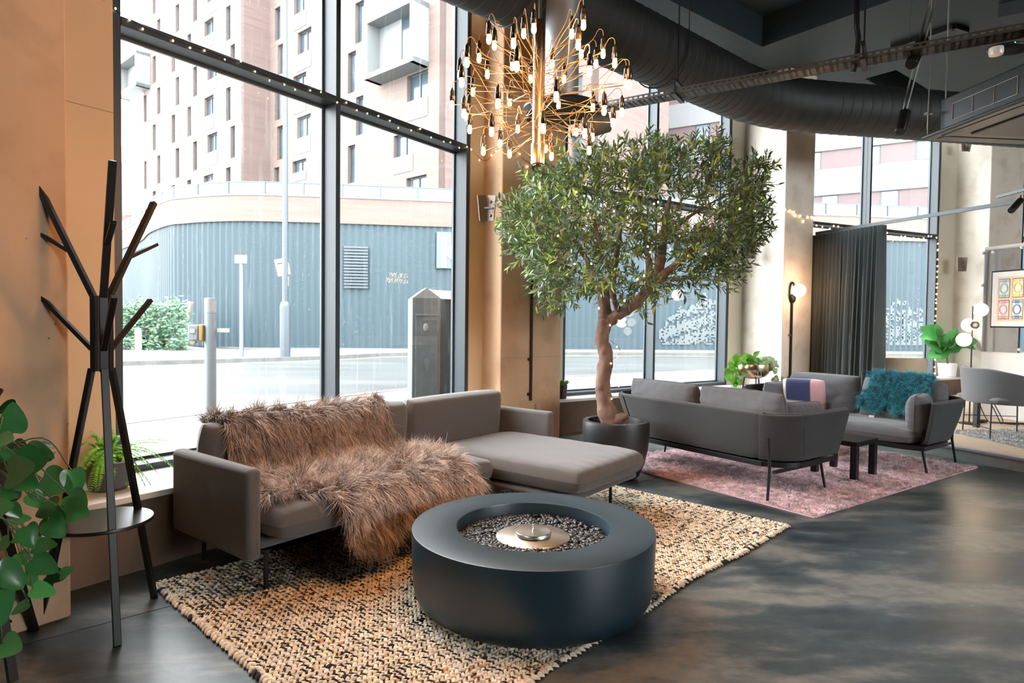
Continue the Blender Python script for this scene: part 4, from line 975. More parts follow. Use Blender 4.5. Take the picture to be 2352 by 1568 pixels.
LEAVES = [  # x, y of the stem end, x, y of the tip, depth, size factor
    (33, 992, 26, 922, 2.42), (-10, 1015, 30, 1008, 2.3), (85, 1030, 62, 1094, 2.35), (60, 1040, 122, 1050, 2.42), (20, 1088, 78, 1070, 2.3), (48, 1105, 88, 1118, 2.3), (100, 1100, 165, 1120, 2.5), (165, 1080, 176, 1140, 2.5), (160, 1137, 200, 1166, 2.45),
    (146, 1170, 204, 1182, 2.4), (130, 1160, 76, 1180, 2.35), (90, 1150, 60, 1130, 2.3), (70, 1135, 100, 1165, 2.4), (105, 1185, 150, 1190, 2.4), (112, 1195, 150, 1235, 2.35), (60, 1210, 75, 1265, 2.3), (30, 1195, 65, 1190, 2.35), (20, 1240, -8, 1262, 2.3),
    (80, 1255, 130, 1250, 2.35), (45, 1270, 60, 1300, 2.4), (75, 1285, 132, 1312, 2.35), (-5, 1300, 55, 1352, 2.3), (62, 1317, 82, 1343, 2.4), (75, 1352, 130, 1362, 2.35), (66, 1385, 22, 1410, 2.35), (-10, 1350, 4, 1440, 2.35), (5, 1478, 50, 1492, 2.35),
    (140, 1320, 162, 1308, 2.55), (0, 1130, 40, 1140, 2.3), (-10, 1170, 30, 1160, 2.25), (20, 1160, 45, 1185, 2.3), (110, 1130, 130, 1115, 2.5), (40, 1050, 10, 1040, 2.35), (0, 1060, -20, 1000, 2.4), (70, 1230, 35, 1240, 2.4), (10, 1330, 40, 1300, 2.5), (120, 1215, 100, 1240, 2.5)]
root_p = np.array([-2.08, 2.48, .84])
for x0, y0, x1, y1, dp in LEAVES:
    a = pvt(x0, y0, dp); b_ = pvt(x1, y1, dp+rl.uniform(-.06, .03)); d = b_-a; L_ = min(np.linalg.norm((b_-a)[[0, 2]])*1.12, .17)
    up = np.array([rl.uniform(-.3, .6), -.9, rl.uniform(.3, 1.1)]); Ms.append(leaf_at(a, d, up, max(L_, .07)*np.array([1, .95, 1])))
    g = rl.uniform(.55, 1.3); cl.append((.06*g, .26*g, .075*g))
    mid = (root_p+a)/2+np.array([0, 0, .10 if a[2] > .7 else -.0]); st.tube(spline([root_p, mid+rl.normal(0, .03, 3), a], 5), .0028, 5)
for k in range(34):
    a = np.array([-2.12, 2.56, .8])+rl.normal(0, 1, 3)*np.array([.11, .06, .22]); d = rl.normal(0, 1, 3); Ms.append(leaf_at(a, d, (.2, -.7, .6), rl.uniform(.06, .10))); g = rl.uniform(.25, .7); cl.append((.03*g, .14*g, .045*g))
V, Fc, c = scatter(HV, HF, np.array(Ms), np.array(cl)); o = link('leaves', npmesh('pl', V, Fc, c), leaf_mat('glossy_leaf', .25, .15), pot_t, True, 180)
sd = o.modifiers.new('s', 'SUBSURF'); sd.levels = 1; sd.render_levels = 1
st.build('stems', mat('stem_green', (.08, .13, .05), .5), pot_t, True, 180)

# ---- fern on the sill
fern = thing('potted_fern', 'bright green arching fern in a dark grey pot on the left window sill', 'fern', (*vpt(240, 1130, L1(.3, -.25), d1)[:2], .437))
fc = np.array([fern.location.x, fern.location.y]); FP = L1(-.15, -.28)
fern.location = (*FP, .437); fc = np.array(FP)
b = MB(); b.lathe([(.085, 0), (.105, .02), (.118, .16), (.112, .165), (.106, .14), (0, .14)], n=40, cap=False); b.build('pot', mat('charcoal_pot', (.06, .062, .066), .5), fern)
TVf = np.array([(0, 0, 0), (.30, .13, .03), (1, .02, 0), (.35, -.12, .03)]); TFf = [(0, 3, 1), (3, 2, 1)]
Ms = []; cl = []; rf = np.random.default_rng(5); st = MB()
def frond(p0, p1, p2, p3, L_, n=48):
    pts = np.array([((1-t)**3)*p0+3*(1-t)**2*t*p1+3*(1-t)*t*t*p2+t**3*p3 for t in np.linspace(0, 1, n)]); g = rf.uniform(.75, 1.25)
    for i in range(2, n-1):
        tg = pts[i+1]-pts[i-1]; tg /= np.linalg.norm(tg); up = np.array([0, 0, 1])-tg*tg[2]; up /= np.linalg.norm(up)+1e-6; sd_ = np.cross(tg, up); u = i/n
        w_ = L_*(math.sin(math.pi*min(1, u*.9+.08))**.7)
        for s_ in (-1, 1):
            d = sd_*s_+tg*.35-up*.25+rf.normal(0, .08, 3); Ms.append(leaf_at(pts[i], d, up+rf.normal(0, .2, 3), np.array([w_, .014/.3*1.0*.30/.3*1.0*.28, .03]) if False else w_)); cl.append(np.array([.22, .58, .05])*g*rf.uniform(.85, 1.15))
    st.tube(pts[::6], .0014, 4)
def fr_to(px, py, off, lift, L_=.036, droop=0.):
    e = vpt(px, py, np.array(fc)+np.array([off*n1[0], off*n1[1]]), d1)-np.array([*fc, .437]); p0 = np.array([rf.uniform(-.03, .03), rf.uniform(-.03, .03), .15])
    k = e-p0; frond(p0, p0+np.array([k[0]*.15, k[1]*.15, lift]), p0+k*.6+np.array([0, 0, lift*.8]), e, L_)
for a in ((425, 1095, -.05, .14), (415, 1085, -.02, .15), (405, 1018, .1, .12), (385, 1022, .12, .1), (365, 1145, -.12, .16), (350, 1150, -.1, .15), (345, 1075, -.1, .12), (380, 1110, -.1, .14), (300, 1130, -.12, .1), (205, 990, .05, .10), (222, 1020, 0, .08), (252, 985, .1, .10), (175, 1030, 0, .12), (180, 1075, -.1, .14),
          (222, 1135, -.18, .12), (252, 1140, -.2, .1), (195, 1160, -.18, .16), (172, 1110, -.1, .14), (280, 1000, .1, .1), (300, 1030, .1, .1), (260, 1050, -.1, .05), (340, 1120, -.05, .18), (335, 1045, .0, .1), (200, 1010, .1, .14), (270, 1015, 0, .12), (310, 1085, -.15, .1)):
    fr_to(*a)
V, Fc, c = scatter(TVf, TFf, np.array(Ms), np.array(cl)); link('fronds', npmesh('ff', V, Fc, c), leaf_mat('fern_leaf', .5), fern, False, 180); st.build('stalks', mat('stem_green'), fern, False, 180)
# ================================================================== SECOND SEATING GROUP
def pvt(x, y, dep): r_ = ray(x, y); return r_*dep/r_[1]+np.array([0, 0, EYE])
# ---- pink pile rug
def pile_rug(name, label, P0, az, la, lb, z, root, tip, h, wd, n, seed, rim=.03, near=None):
    a, _ = dirs(az); b_ = np.array([-a[1], a[0]]); P0 = np.array(P0); t = thing(name, label, 'rug', (*P0, z))
    s = MB(); s.prism([tuple(P0), tuple(P0+a*la), tuple(P0+a*la+b_*lb), tuple(P0+b_*lb)], z, z+.008); s.build('backing', mat(name+'_back', root, .9), t, True, None)
    r = np.random.default_rng(seed); u = r.random(n); v = r.random(n)**(1.25); 
    X = P0[None]+a[None]*(u*la)[:, None]+b_[None]*(v*lb)[:, None]; P = np.c_[X, np.full(n, z+.006)]
    Nn = np.tile([0, 0, 1.], (n, 1)); th = r.uniform(0, 6.28, n); D = np.stack([np.cos(th), np.sin(th), .25*np.ones(n)], -1)
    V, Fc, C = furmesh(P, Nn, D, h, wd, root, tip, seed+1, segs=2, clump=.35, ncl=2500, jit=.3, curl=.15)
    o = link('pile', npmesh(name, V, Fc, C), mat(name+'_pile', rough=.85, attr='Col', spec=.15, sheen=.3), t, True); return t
pile_rug('pink_rug', 'dusty pink deep-pile rug under the two facing dark grey sofas', (2.214, 4.587), 54.9, 3.0, 2.25, .001, (.66, .45, .47), (.93, .74, .76), .026, .0065, 90000, 51)

M_S2 = mat('charcoal_weave', (.052, .053, .056), .9, bump=.35, bscale=300, noise=.25, nscale=160, spec=.2, sheen=.15)
M_S2C = mat('charcoal_cushion', (.13, .132, .14), .85, bump=.12, bscale=90, sheen=.25, noise=.1, nscale=20, spec=.2)
M_PIPE = mat('piping_grey', (.10, .10, .105), .8)
LS = 1.70
def shell_path(lo, z, zr=0.):
    """U outline at one height; lo grows outwards towards the top"""
    x0, x1, y0, y1, rr_ = -.02+.0-lo*.6, LS+.05+lo*.6, .16-lo, .90+lo*.35, .30
    pts = [(x0, y1), (x0, y0+rr_)]+[(x0+rr_-rr_*math.cos(a), y0+rr_-rr_*math.sin(a)) for a in np.linspace(0, math.pi/2, 9)[1:-1]]+[(x0+rr_, y0), (x1-rr_, y0)]
    pts += [(x1-rr_+rr_*math.sin(a), y0+rr_-rr_*math.cos(a)) for a in np.linspace(0, math.pi/2, 9)[1:-1]]+[(x1, y0+rr_), (x1, y1)]
    return [(x, y, z) for x, y in pts]
def shell_sofa(name, label):
    t = thing(name, label, 'sofa', (0, 0, 0), 0, None)
    rows = []; zz = np.linspace(.325, .70, 9)
    for z in zz: rows.append(np.array(spline([p for p in shell_path(.13*((z-.325)/.375)**.8, z)], 3)))
    n = len(rows[0]); V = np.vstack(rows); k = np.arange(n-1); Fc = np.vstack([np.stack([k+i*n, k+1+i*n, k+1+(i+1)*n, k+(i+1)*n], -1) for i in range(len(zz)-1)])
    o = link('shell', npmesh('shell', V, Fc), M_S2, t, False, 180); sm = o.modifiers.new('t', 'SOLIDIFY'); sm.thickness = .035; sm.offset = 1; bv = o.modifiers.new('b', 'BEVEL'); bv.width = .01; bv.segments = 2; bv.limit_method = 'ANGLE'
    b = MB(); b.tube([tuple(p+np.array([0, 0, .004])) for p in rows[-1]], .009, 6); b.build('piping', M_PIPE, o, smooth=180)
    # thin black pan under the seat
    pr = [(x*1.0, y, 0) for x, y, _ in shell_path(.02, 0)]; pp_ = [(p[0], p[1]) for p in spline(pr, 2)]; pp_ = pp_+[(LS-.1, .96), (.12, .96)]
    b = MB(); b.prism(pp_[::-1], .25, .292); b.build('seat_pan', M_BLACK, t, smooth=None, bevel=.012)
    for x, y, dx, dy in ((.06, .02, -.02, -.03), (LS-.0, .02, .02, -.03), (.04, .76, -.05, .02), (LS+.0, .76, .05, .02)):
        b = MB(); b.tube([(x+dx, y+dy, .03), (x, y+.02+(.0), .27), (x+(0 if y < .5 else (-.0)), y+.0, .52)], [.011, .013, .012], 10); b.build('leg', M_BLACK, t, smooth=60)
    b = MB(); b.beam((.05, .1, .235), (.05, .76, .235), .03, .02); b.beam((LS, .1, .235), (LS, .76, .235), .03, .02); b.build('cross_bar', M_BLACK, t, smooth=None)
    cushion('seat_cushion', LS-.06, .80, .17, TM((LS/2+.01, .58, .365)), M_S2C, t, pipe=M_PIPE, p=7, q=.33, wr=.007, n=44, seed=2, seam=.004)
    for k in range(2):
        cushion('back_cushion', .82, .50, .25, TM((LS*(.25+.5*k)+.01, .275, .605), 100, 0, 0), M_S2C, t, pipe=M_PIPE, p=3.6, q=.46, wr=.011, n=36, seed=5+k, seam=.004)
    for k in range(2):
        cushion('side_cushion', .50, .40, .19, TM((.14 if k == 0 else LS-.10, .60, .55), 90, 0, 90+(12 if k == 0 else -12)), M_S2C, t, pipe=M_PIPE, p=3.6, q=.46, wr=.010, n=30, seed=8+k, seam=.004)
    return t
s2 = shell_sofa('shell_sofa', 'dark grey curved shell sofa seen from behind, beside the olive tree')
s3 = None
kids_of(s2); s3 = copy_tree(s2)
S2A = np.array([.578, -.816]); O2 = np.array([2.006, 4.948])-S2A*LS
s2.location = (*O2, 0); s2.rotation_euler = (0, 0, R(-54.7))
s3['label'] = 'dark grey curved shell sofa facing the room before the curtain, under a teal sheepskin'
O3 = np.array([3.909, 6.005])+.74*np.array([.816, .578])-.05*np.array([-.578, .816]); s3.location = (*O3, 0); s3.rotation_euler = (0, 0, R(125.3))
# teal sheepskin over the near back cushion of the far sofa
pt = polyfn([(.06, .72), (.11, .84), (.22, .89), (.33, .85), (.405, .73), (.45, .60), (.50, .47)])
def ft(u, v):
    y, z = pt(np.clip(v, 0, 1)); x = .10+.72*u+.03*np.sin(v*8); return np.stack([x, y+.01*np.sin(u*9), z-.04*(u-.5)**2], -1)
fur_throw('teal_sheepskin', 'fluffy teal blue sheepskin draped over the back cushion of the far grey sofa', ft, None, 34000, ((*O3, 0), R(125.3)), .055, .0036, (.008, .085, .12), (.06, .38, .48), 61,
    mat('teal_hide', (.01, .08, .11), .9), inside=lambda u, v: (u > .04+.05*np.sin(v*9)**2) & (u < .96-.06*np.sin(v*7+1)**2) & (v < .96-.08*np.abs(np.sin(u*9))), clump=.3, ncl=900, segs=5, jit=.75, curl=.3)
b = MB(); b.box((.62, .53, .462), (.05, .006, .03)); tl = b.build('care_label', M_WHITE, None, smooth=None)
tl.location = (*O3, 0); tl.rotation_euler = (0, 0, R(125.3)); tag(tl, 'tiny white care label under the lower edge of the teal sheepskin', 'label')
# patchwork cushion
pc = thing('patchwork_cushion', 'square navy, pink and cream patchwork cushion at the far end of the far grey sofa', 'cushion', (*O3, 0), R(125.3))
Mq = TM((LS-.36, .56, .60), 66, 0, 22)
V, Fc = pillow(.44, .44, .15, p=4, q=.45, wr=.003, n=30, seed=12)
col = np.zeros((len(V), 3)); 
for i, v in enumerate(V):
    x, y = -v[0], v[1]; col[i] = (.035, .05, .14) if (x > -.20 and y > -.02 and x < .08) else (.72, .42, .44) if x >= .08 and y > -.05 else (.80, .66, .60) if int((y+.3)*18) % 2 else (.66, .28, .32) if x > 0 else (.82, .74, .68)
    if x < -.185: col[i] = (.8, .74, .66)
link('cover', npmesh('pc', put(V, Mq), Fc, col), mat('felted_patches', rough=.95, attr='Col', sheen=.4, bump=.2, bscale=200), pc, False, 60)

# ---- side table
TPn = np.array([3.075, 5.62]); ta1, _ = dirs(53.); tb1, _ = dirs(-37.)
tb = thing('side_table', 'small square black side table standing on the pink rug between the sofas', 'side table', (*TPn, .03), R(37))
W_ = .42
b = MB(); b.box((W_/2, W_/2, .315), (W_, W_, .045)); b.build('tabletop', M_BLACKW, tb, smooth=None, bevel=.003)
for x, y in ((.03, .03), (W_-.03, .03), (.03, W_-.03), (W_-.03, W_-.03)):
    b = MB(); b.box((x, y, .146), (.055, .055, .292)); b.build('leg', M_BLACKW, tb, smooth=None, bevel=.002)

# ---- olive tree
TP = np.array([.955, 5.76]); M_BARK = mat('olive_bark', (.11, .058, .04), .85, bump=.9, bscale=34, col2=(.21, .125, .09), nscale=14, stretch=(1, 1, .4))
tree = thing('olive_tree', 'artificial-looking olive tree with a broad leafy crown in a black round planter', 'tree', (*TP, 0))
pot = thing('round_planter', 'big black round tapering planter holding the olive tree', 'planter', (*TP, 0))
b = MB(); b.lathe([(0, .0), (.17, 0), (.215, .03), (.262, .14), (.29, .28), (.302, .42), (.302, .50), (.298, .52), (.29, .525), (.262, .525), (.255, .518), (.25, .45), (0, .45)], n=64, cap=False); b.build('planter_body', mat('planter_black', (.018, .018, .019), .42, bump=.05, bscale=150), pot, smooth=35)
b = MB()
rs = np.random.default_rng(2)
for _ in range(260):
    a = rs.uniform(0, 6.28); q = .245*math.sqrt(rs.random()); b.sphere((q*math.cos(a), q*math.sin(a), .452+rs.uniform(0, .01)), rs.uniform(.008, .018), 6, (1, rs.uniform(.5, 1), .6))
so_ = b.build('bark_chips', mat('bark_chips', (.42, .22, .11), .8, noise=.5, nscale=40), pot, smooth=180); so_['kind'] = 'stuff'
def br(pts, rad, n=12, knob=0., seed=0):
    P = spline([pvt(x, y, d) for x, y, d in pts], 7); k = len(P); rr_ = np.interp(np.linspace(0, 1, k), np.linspace(0, 1, len(rad)), rad); r = np.random.default_rng(seed)
    rr_ = rr_*(1+knob*r.normal(0, 1, k)); return P, rr_
BR = [([(1413, 985, 5.76), (1392, 940, 5.76), (1384, 880, 5.76), (1392, 820, 5.76), (1382, 780, 5.75), (1388, 745, 5.76), (1390, 715, 5.78), (1385, 680, 5.8)], [.10, .085, .074, .066, .068, .066, .06, .05]),
      ([(1388, 745, 5.76), (1420, 722, 5.72), (1462, 695, 5.68), (1495, 655, 5.66), (1515, 610, 5.66), (1522, 560, 5.7), (1530, 500, 5.74), (1540, 450, 5.8)], [.06, .052, .05, .047, .045, .036, .028, .016]),
      ([(1500, 650, 5.66), (1540, 618, 5.6), (1575, 590, 5.55), (1600, 560, 5.5), (1640, 520, 5.45)], [.042, .036, .033, .024, .01]),
      ([(1385, 690, 5.8), (1372, 650, 5.85), (1350, 600, 5.9), (1310, 540, 5.95)], [.048, .04, .03, .01]),
      ([(1388, 690, 5.8), (1405, 640, 5.9), (1420, 560, 6.0), (1430, 480, 6.1)], [.046, .038, .028, .01]),
      ([(1425, 720, 5.72), (1412, 690, 5.6), (1400, 640, 5.5), (1380, 560, 5.4), (1350, 470, 5.35)], [.03, .028, .024, .02, .008]),
      ([(1495, 655, 5.66), (1490, 600, 5.85), (1480, 540, 6.05), (1470, 450, 6.15)], [.035, .03, .022, .008]),
      ([(1400, 985, 5.76), (1420, 962, 5.70), (1442, 955, 5.66)], [.06, .05, .025]),
      ([(1530, 640, 5.6), (1570, 640, 5.7), (1620, 600, 5.8)], [.022, .016, .006]), ([(1372, 650, 5.85), (1320, 620, 5.8), (1250, 590, 5.75)], [.02, .015, .005]), ([(1520, 560, 5.7), (1580, 500, 5.75), (1680, 440, 5.8)], [.022, .014, .005]), ([(1350, 600, 5.9), (1290, 520, 5.8), (1240, 450, 5.8)], [.016, .012, .004])]
b = MB()
for i, (p, q) in enumerate(BR):
    P, rr_ = br(p, q, knob=.07, seed=i); b.tube([tuple(v) for v in P], list(rr_), 12)
o = b.build('trunk', M_BARK, tree, True, 180)
tx = bpy.data.textures.new('bark_lumps', 'CLOUDS'); tx.noise_scale = .05; sd = o.modifiers.new('s', 'SUBSURF'); sd.levels = sd.render_levels = 1; dm = o.modifiers.new('d', 'DISPLACE'); dm.texture = tx; dm.strength = .022; dm.mid_level = .5
OUT = [(1170, 510), (1185, 560), (1235, 600), (1240, 640), (1285, 690), (1300, 700), (1330, 650), (1380, 665), (1420, 675), (1460, 690), (1510, 650), (1560, 640), (1610, 655), (1650, 640), (1690, 600), (1700, 560), (1745, 520), (1730, 480), (1745, 440), (1730, 390), (1718, 372), (1690, 430), (1662, 400), (1640, 350), (1600, 345), (1560, 372), (1500, 350), (1450, 345), (1400, 378), (1350, 362), (1300, 382), (1290, 405), (1245, 395), (1225, 420), (1235, 470), (1190, 490)]
def inside_poly(x, y, poly):
    c = np.zeros(len(x), bool); j = len(poly)-1
    for i in range(len(poly)):
        xi, yi = poly[i]; xj, yj = poly[j]; k = ((yi > y) != (yj > y)) & (x < (xj-xi)*(y-yi)/(yj-yi+1e-12)+xi); c ^= k; j = i
    return c
ro = np.random.default_rng(90); N = 9000; x = ro.uniform(1160, 1760, N); y = ro.uniform(335, 705, N); k = inside_poly(x, y, OUT); x, y = x[k], y[k]
holes = [(1520, 480, 36), (1600, 500, 34), (1530, 600, 30), (1480, 615, 22), (1420, 470, 18), (1350, 440, 16), (1400, 425, 20), (1580, 430, 20), (1450, 640, 12), (1300, 520, 12), (1660, 470, 14)]
hk = np.ones(len(x), bool)
for hx, hy, hr in holes: hk &= ((x-hx)**2+(y-hy)**2 > hr*hr) | (ro.random(len(x)) < .12)
x, y = x[hk], y[hk]; x, y = x[:1350], y[:1350]
rel = np.sqrt(((x-1460)/310)**2+((y-520)/195)**2); th = 1.05*np.sqrt(np.clip(1-rel**2, .05, 1)); dp = 5.76+th*ro.uniform(-1, 1, len(x))*.95
Ms = []; cl = []; tw = MB(); ctr = pvt(1450, 560, 5.76)
def twig(p, d, n, L_, g0):
    q = p.copy(); d = d/np.linalg.norm(d); pts = [q.copy()]
    for i in range(n):
        d = d+ro.normal(0, .12, 3)+np.array([0, 0, .03]); d /= np.linalg.norm(d); q = q+d*L_/n; pts.append(q.copy())
        if i:
            sdv = np.cross(d, ro.normal(size=3)); sdv /= np.linalg.norm(sdv)
            for s_ in (-1, 1):
                l = d*ro.uniform(.5, 1.0)+sdv*s_*ro.uniform(.6, 1.0); sz = ro.uniform(.048, .088); upv = ro.normal(0, .6, 3)+np.array([0, -.35, .9]); m_ = np.zeros((3, 4)); f_ = frame_from(l, upv); f_[:, 0] *= sz; f_[:, 1] *= sz*1.0; f_[:, 2] *= sz; m_[:, :3] = f_; m_[:, 3] = q; Ms.append(m_)
                z_ = ro.random(); c_ = np.array([.065, .125, .045]) if z_ < .60 else np.array([.22, .28, .21]) if z_ < .82 else np.array([.32, .46, .06]); cl.append(c_*g0*ro.uniform(.7, 1.3))
    tw.tube([tuple(v) for v in pts[::2]+[pts[-1]]], .0022, 4, False)
for i in range(len(x)):
    p = pvt(x[i], y[i], dp[i]); out = p-ctr; out[2] += .15; d = out/np.linalg.norm(out)*.8+ro.normal(0, .55, 3); twig(p, d, ro.integers(6, 11), ro.uniform(.16, .26), ro.uniform(.8, 1.2))
for px_, py_, qx, qy in ((1500, 345, 1505, 325), (1640, 350, 1655, 320), (1600, 345, 1590, 322), (1720, 380, 1745, 372), (1740, 520, 1755, 540), (1700, 570, 1735, 525), (1745, 445, 1750, 420), (1180, 510, 1160, 520), (1185, 560, 1165, 575), (1300, 690, 1290, 712), (1590, 655, 1600, 690), (1450, 345, 1460, 330), (1560, 370, 1570, 345), (1250, 600, 1225, 625), (1710, 400, 1730, 375), (1230, 470, 1200, 480), (1650, 640, 1690, 650), (1560, 640, 1555, 680)):
    dd_ = 5.76+ro.uniform(-.3, .3); a = pvt(px_, py_, dd_); e = pvt(qx, qy, dd_); twig(a, e-a, 9, np.linalg.norm(e-a)*1.05+.04, 1.1)
TVo = np.array([(0, 0, 0), (.3, .115, .02), (.7, .10, .0), (1, 0, -.03), (.7, -.10, 0), (.3, -.115, .02)]); TFo = [(0, 1, 2, 3), (0, 3, 4, 5)]
V, Fc, c = scatter(TVo, TFo, np.array(Ms), np.array(cl)); link('foliage', npmesh('of', V, Fc, c), leaf_mat('olive_leaf', .42), tree, True); tw.build('twigs', mat('twig', (.12, .10, .05), .8), tree, True, 180)
b = MB()
for px_, py_ in ((1639, 350), (1633, 367), (1615, 372), (1362, 572), (1500, 470)): b.sphere(tuple(pvt(px_, py_, 5.5)), .014, 10, (1, 1, 1.3))
b.build('olives', mat('black_olive', (.03, .02, .035), .3), tree, True, 180)

# ---- gold bowl planter with trailing vine
gp = np.array([.3805*7.75, 7.75]); gz = .80
vs_ = thing('bowl_planter', 'brass-coloured bowl planter on black wire legs with a bright trailing vine beside the pale column', 'planter', (*gp, 0))
b = MB(); b.lathe([(0, gz-.055), (.07, gz-.05), (.15, gz-.02), (.185, gz+.03), (.195, gz+.09), (.188, gz+.125), (.18, gz+.12), (.17, gz+.09), (0, gz+.09)], n=48, cap=False); b.build('bowl', M_BRASS, vs_, smooth=60)
for k in range(3):
    a = k*2.094+.5; e = np.array([math.cos(a), math.sin(a)]); b = MB(); b.tube([(*(e*.10), gz-.04), (*(e*.20), 0)], .008, 8); b.build('leg', M_BLACK, vs_)
b = MB()
for q in (-.02, .02): b.tube([(q, -.20, gz+.05), (q, -.21, gz-.1), (q*1.2, -.2, .3)], .003, 6)
b.build('hanging_wire', mat('wire_grey', (.3, .32, .32), .4, .6), vs_)
Ms = []; cl = []; rg = np.random.default_rng(8); st = MB()
def vine(pts, n, size, base):
    P = spline([np.array(p, float) for p in pts], 8); st.tube([tuple(p) for p in P], .003, 4)
    for i in range(n):
        q = P[int(rg.uniform(0, len(P)-1))]+rg.normal(0, .025, 3); d = np.array([rg.normal(0, .8), rg.normal(-.3, .6), rg.normal(-.3, .5)]); Ms.append(leaf_at(q, d, (rg.normal(0, .3), -.7, .6), size*rg.uniform(.7, 1.25))); cl.append(np.array(base)*rg.uniform(.7, 1.25))
Yg = (.20, .48, .05); Pg = (.55, .68, .42)
vine([(-.1, -.05, gz+.14), (-.2, -.08, gz+.2), (-.28, -.1, gz+.1), (-.27, -.1, gz-.1), (-.24, -.1, gz-.35), (-.2, -.1, gz-.55)], 62, .075, Yg)
vine([(-.08, 0, gz+.12), (-.22, .05, gz+.12), (-.24, .05, gz-.15), (-.2, 0, gz-.4)], 34, .07, Yg); vine([(-.1, 0, gz+.12), (-.06, 0, gz+.22), (.05, 0, gz+.20)], 26, .075, Yg)
vine([(0, 0, gz+.12), (.1, -.05, gz+.18), (.2, -.08, gz+.15), (.25, -.08, gz-.05), (.24, -.05, gz-.3)], 60, .072, Pg); vine([(.05, 0, gz+.12), (.2, .1, gz+.16), (.3, .05, gz+.1)], 24, .07, (.3, .5, .12)); vine([(-.1, -.2, gz-.55), (0, -.2, gz-.62), (.12, -.2, gz-.5)], 8, .085, (.12, .4, .12))
V, Fc, c = scatter(HV, HF, np.array(Ms), np.array(cl)); link('leaves', npmesh('vl', V, Fc, c), leaf_mat('vine_leaf', .45), vs_, False, 180); st.build('vines', mat('stem_green'), vs_, smooth=180)

# ---- small plant and fiddle-leaf plant on the sills
q = L2(-.10, -.14); sp_ = thing('small_potted_plant', 'small black pot of grassy green leaves at the left end of the middle window sill', 'plant', (*q, .437))
b = MB(); b.lathe([(.05, 0), (.062, .17), (.056, .17), (.054, .15), (0, .15)], n=28, cap=False); b.build('pot', MATS['black_pot'], sp_)
Ms = []; cl = []
for _ in range(70): a = rg.uniform(0, 6.28); q_ = rg.uniform(0, .04); Ms.append(leaf_at((q_*math.cos(a), q_*math.sin(a), .15), (math.cos(a)*.7, math.sin(a)*.7, rg.uniform(.5, 1.6)), (0, 0, 1), rg.uniform(.05, .12))); cl.append(np.array([.10, .26, .05])*rg.uniform(.6, 1.4))
V, Fc, c = scatter(TVo, TFo, np.array(Ms), np.array(cl)); link('leaves', npmesh('sg', V, Fc, c), leaf_mat('grass_leaf', .5), sp_)
p3, d3 = np.array(L3(0, -.2)), dirs(65.1)[0]; q = vpt(2176, 850, p3, d3)[:2]
fi = thing('fiddle_leaf_plant', 'broad-leaved bright green plant in a white pot on the far window sill', 'plant', (*q, .437))
b = MB(); b.lathe([(.125, 0), (.14, .01), (.165, .26), (.155, .26), (.14, .22), (0, .22)], n=40, cap=False); b.build('pot', M_WHITE, fi, smooth=50)
Ms = []; cl = []; st = MB(); dq = q[1]
for x0, y0, x1, y1, s_ in ((2160, 770, 2112, 752, 1), (2172, 790, 2202, 752, 1), (2165, 800, 2122, 782, 1.0), (2170, 805, 2128, 818, 1), (2180, 800, 2215, 790, 1), (2200, 785, 2250, 780, 1), (2160, 770, 2150, 742, .8), (2175, 800, 2165, 828, .8), (2178, 790, 2180, 775, .9), (2160, 790, 2150, 770, 1)):
    a = pvt(x0, y0, dq-.05); e = pvt(x1, y1, dq-.25*rg.random()); L_ = np.linalg.norm(e-a)*1.1; a_ = a-np.array([*q, .437]); Ms.append(leaf_at(a_, e-a, (rg.normal(0, .3), -.8, .5), L_*.95)); cl.append(np.array([.08, .30, .08])*rg.uniform(.6, 1.3)); Ms.append(leaf_at(a_+rg.normal(0, .03, 3), e-a+rg.normal(0, .09, 3), (rg.normal(0, .6), -.6, .6), L_*.8)); cl.append(np.array([.07, .26, .06])*rg.uniform(.6, 1.4)); st.tube(spline([(0, 0, .22), (a_[0]*.4, a_[1]*.4, (a_[2]+.3)/2), a_], 5), .006, 6)
V, Fc, c = scatter(HV, HF, np.array(Ms), np.array(cl)); o = link('leaves', npmesh('fl', V, Fc, c), leaf_mat('broad_leaf', .4), fi, False, 180); sd = o.modifiers.new('s', 'SUBSURF'); sd.levels = sd.render_levels = 1
st.build('stems', mat('stem_green'), fi, smooth=180)

# ---- curtain on its rail
ra_ = np.array([4.80, 10.12]); rb_ = np.array([5.86, 7.27]); rd_ = (rb_-ra_)/np.linalg.norm(rb_-ra_)
rail = thing('curtain_rail', 'long straight grey ceiling-hung rail the dark curtain hangs from', 'rail', (*ra_, 2.86))
b = MB(); b.beam((*ra_, 2.86), (*(ra_+rd_*5.2), 2.86), .035, .045); b.build('rail', mat('rail_grey', (.03, .042, .048), .4, .4), rail, True, None)
b = MB()
for t_ in (.9, 3.4): b.tube([(*(ra_+rd_*t_), 2.88), (*(ra_+rd_*t_), ZT)], .003, 4)
b.build('hanger_wire', M_GALV, rail, True)
tend = None
for t_ in np.arange(0, 3, .01):
    pt_ = ra_+rd_*t_
    if 1176+F*pt_[0]/pt_[1] > 2022: tend = t_; break
n = 620; ts_ = np.linspace(-.12, tend, n); ln_ = np.array([-rd_[1], rd_[0]]); V = []; rc = np.random.default_rng(4)
ph = np.cumsum(rc.uniform(.7, 1.3, n))/n*math.pi*2*19
zz = np.linspace(2.83, .16, 14)
for z in zz:
    f = (2.83-z)/2.67; am = .035+.03*f; P = ra_+rd_[None]*ts_[:, None]+ln_[None]*(1.8*am*np.sin(ph+.5*f*np.sin(ph*.23))+.02*f*np.sin(ph*.4+1))[:, None]
    P = P+rd_[None]*(.018*np.sin(ph*2+1)+.03*f*np.sin(ph*.31+2))[:, None]; V.append(np.c_[P, np.full(n, z)])
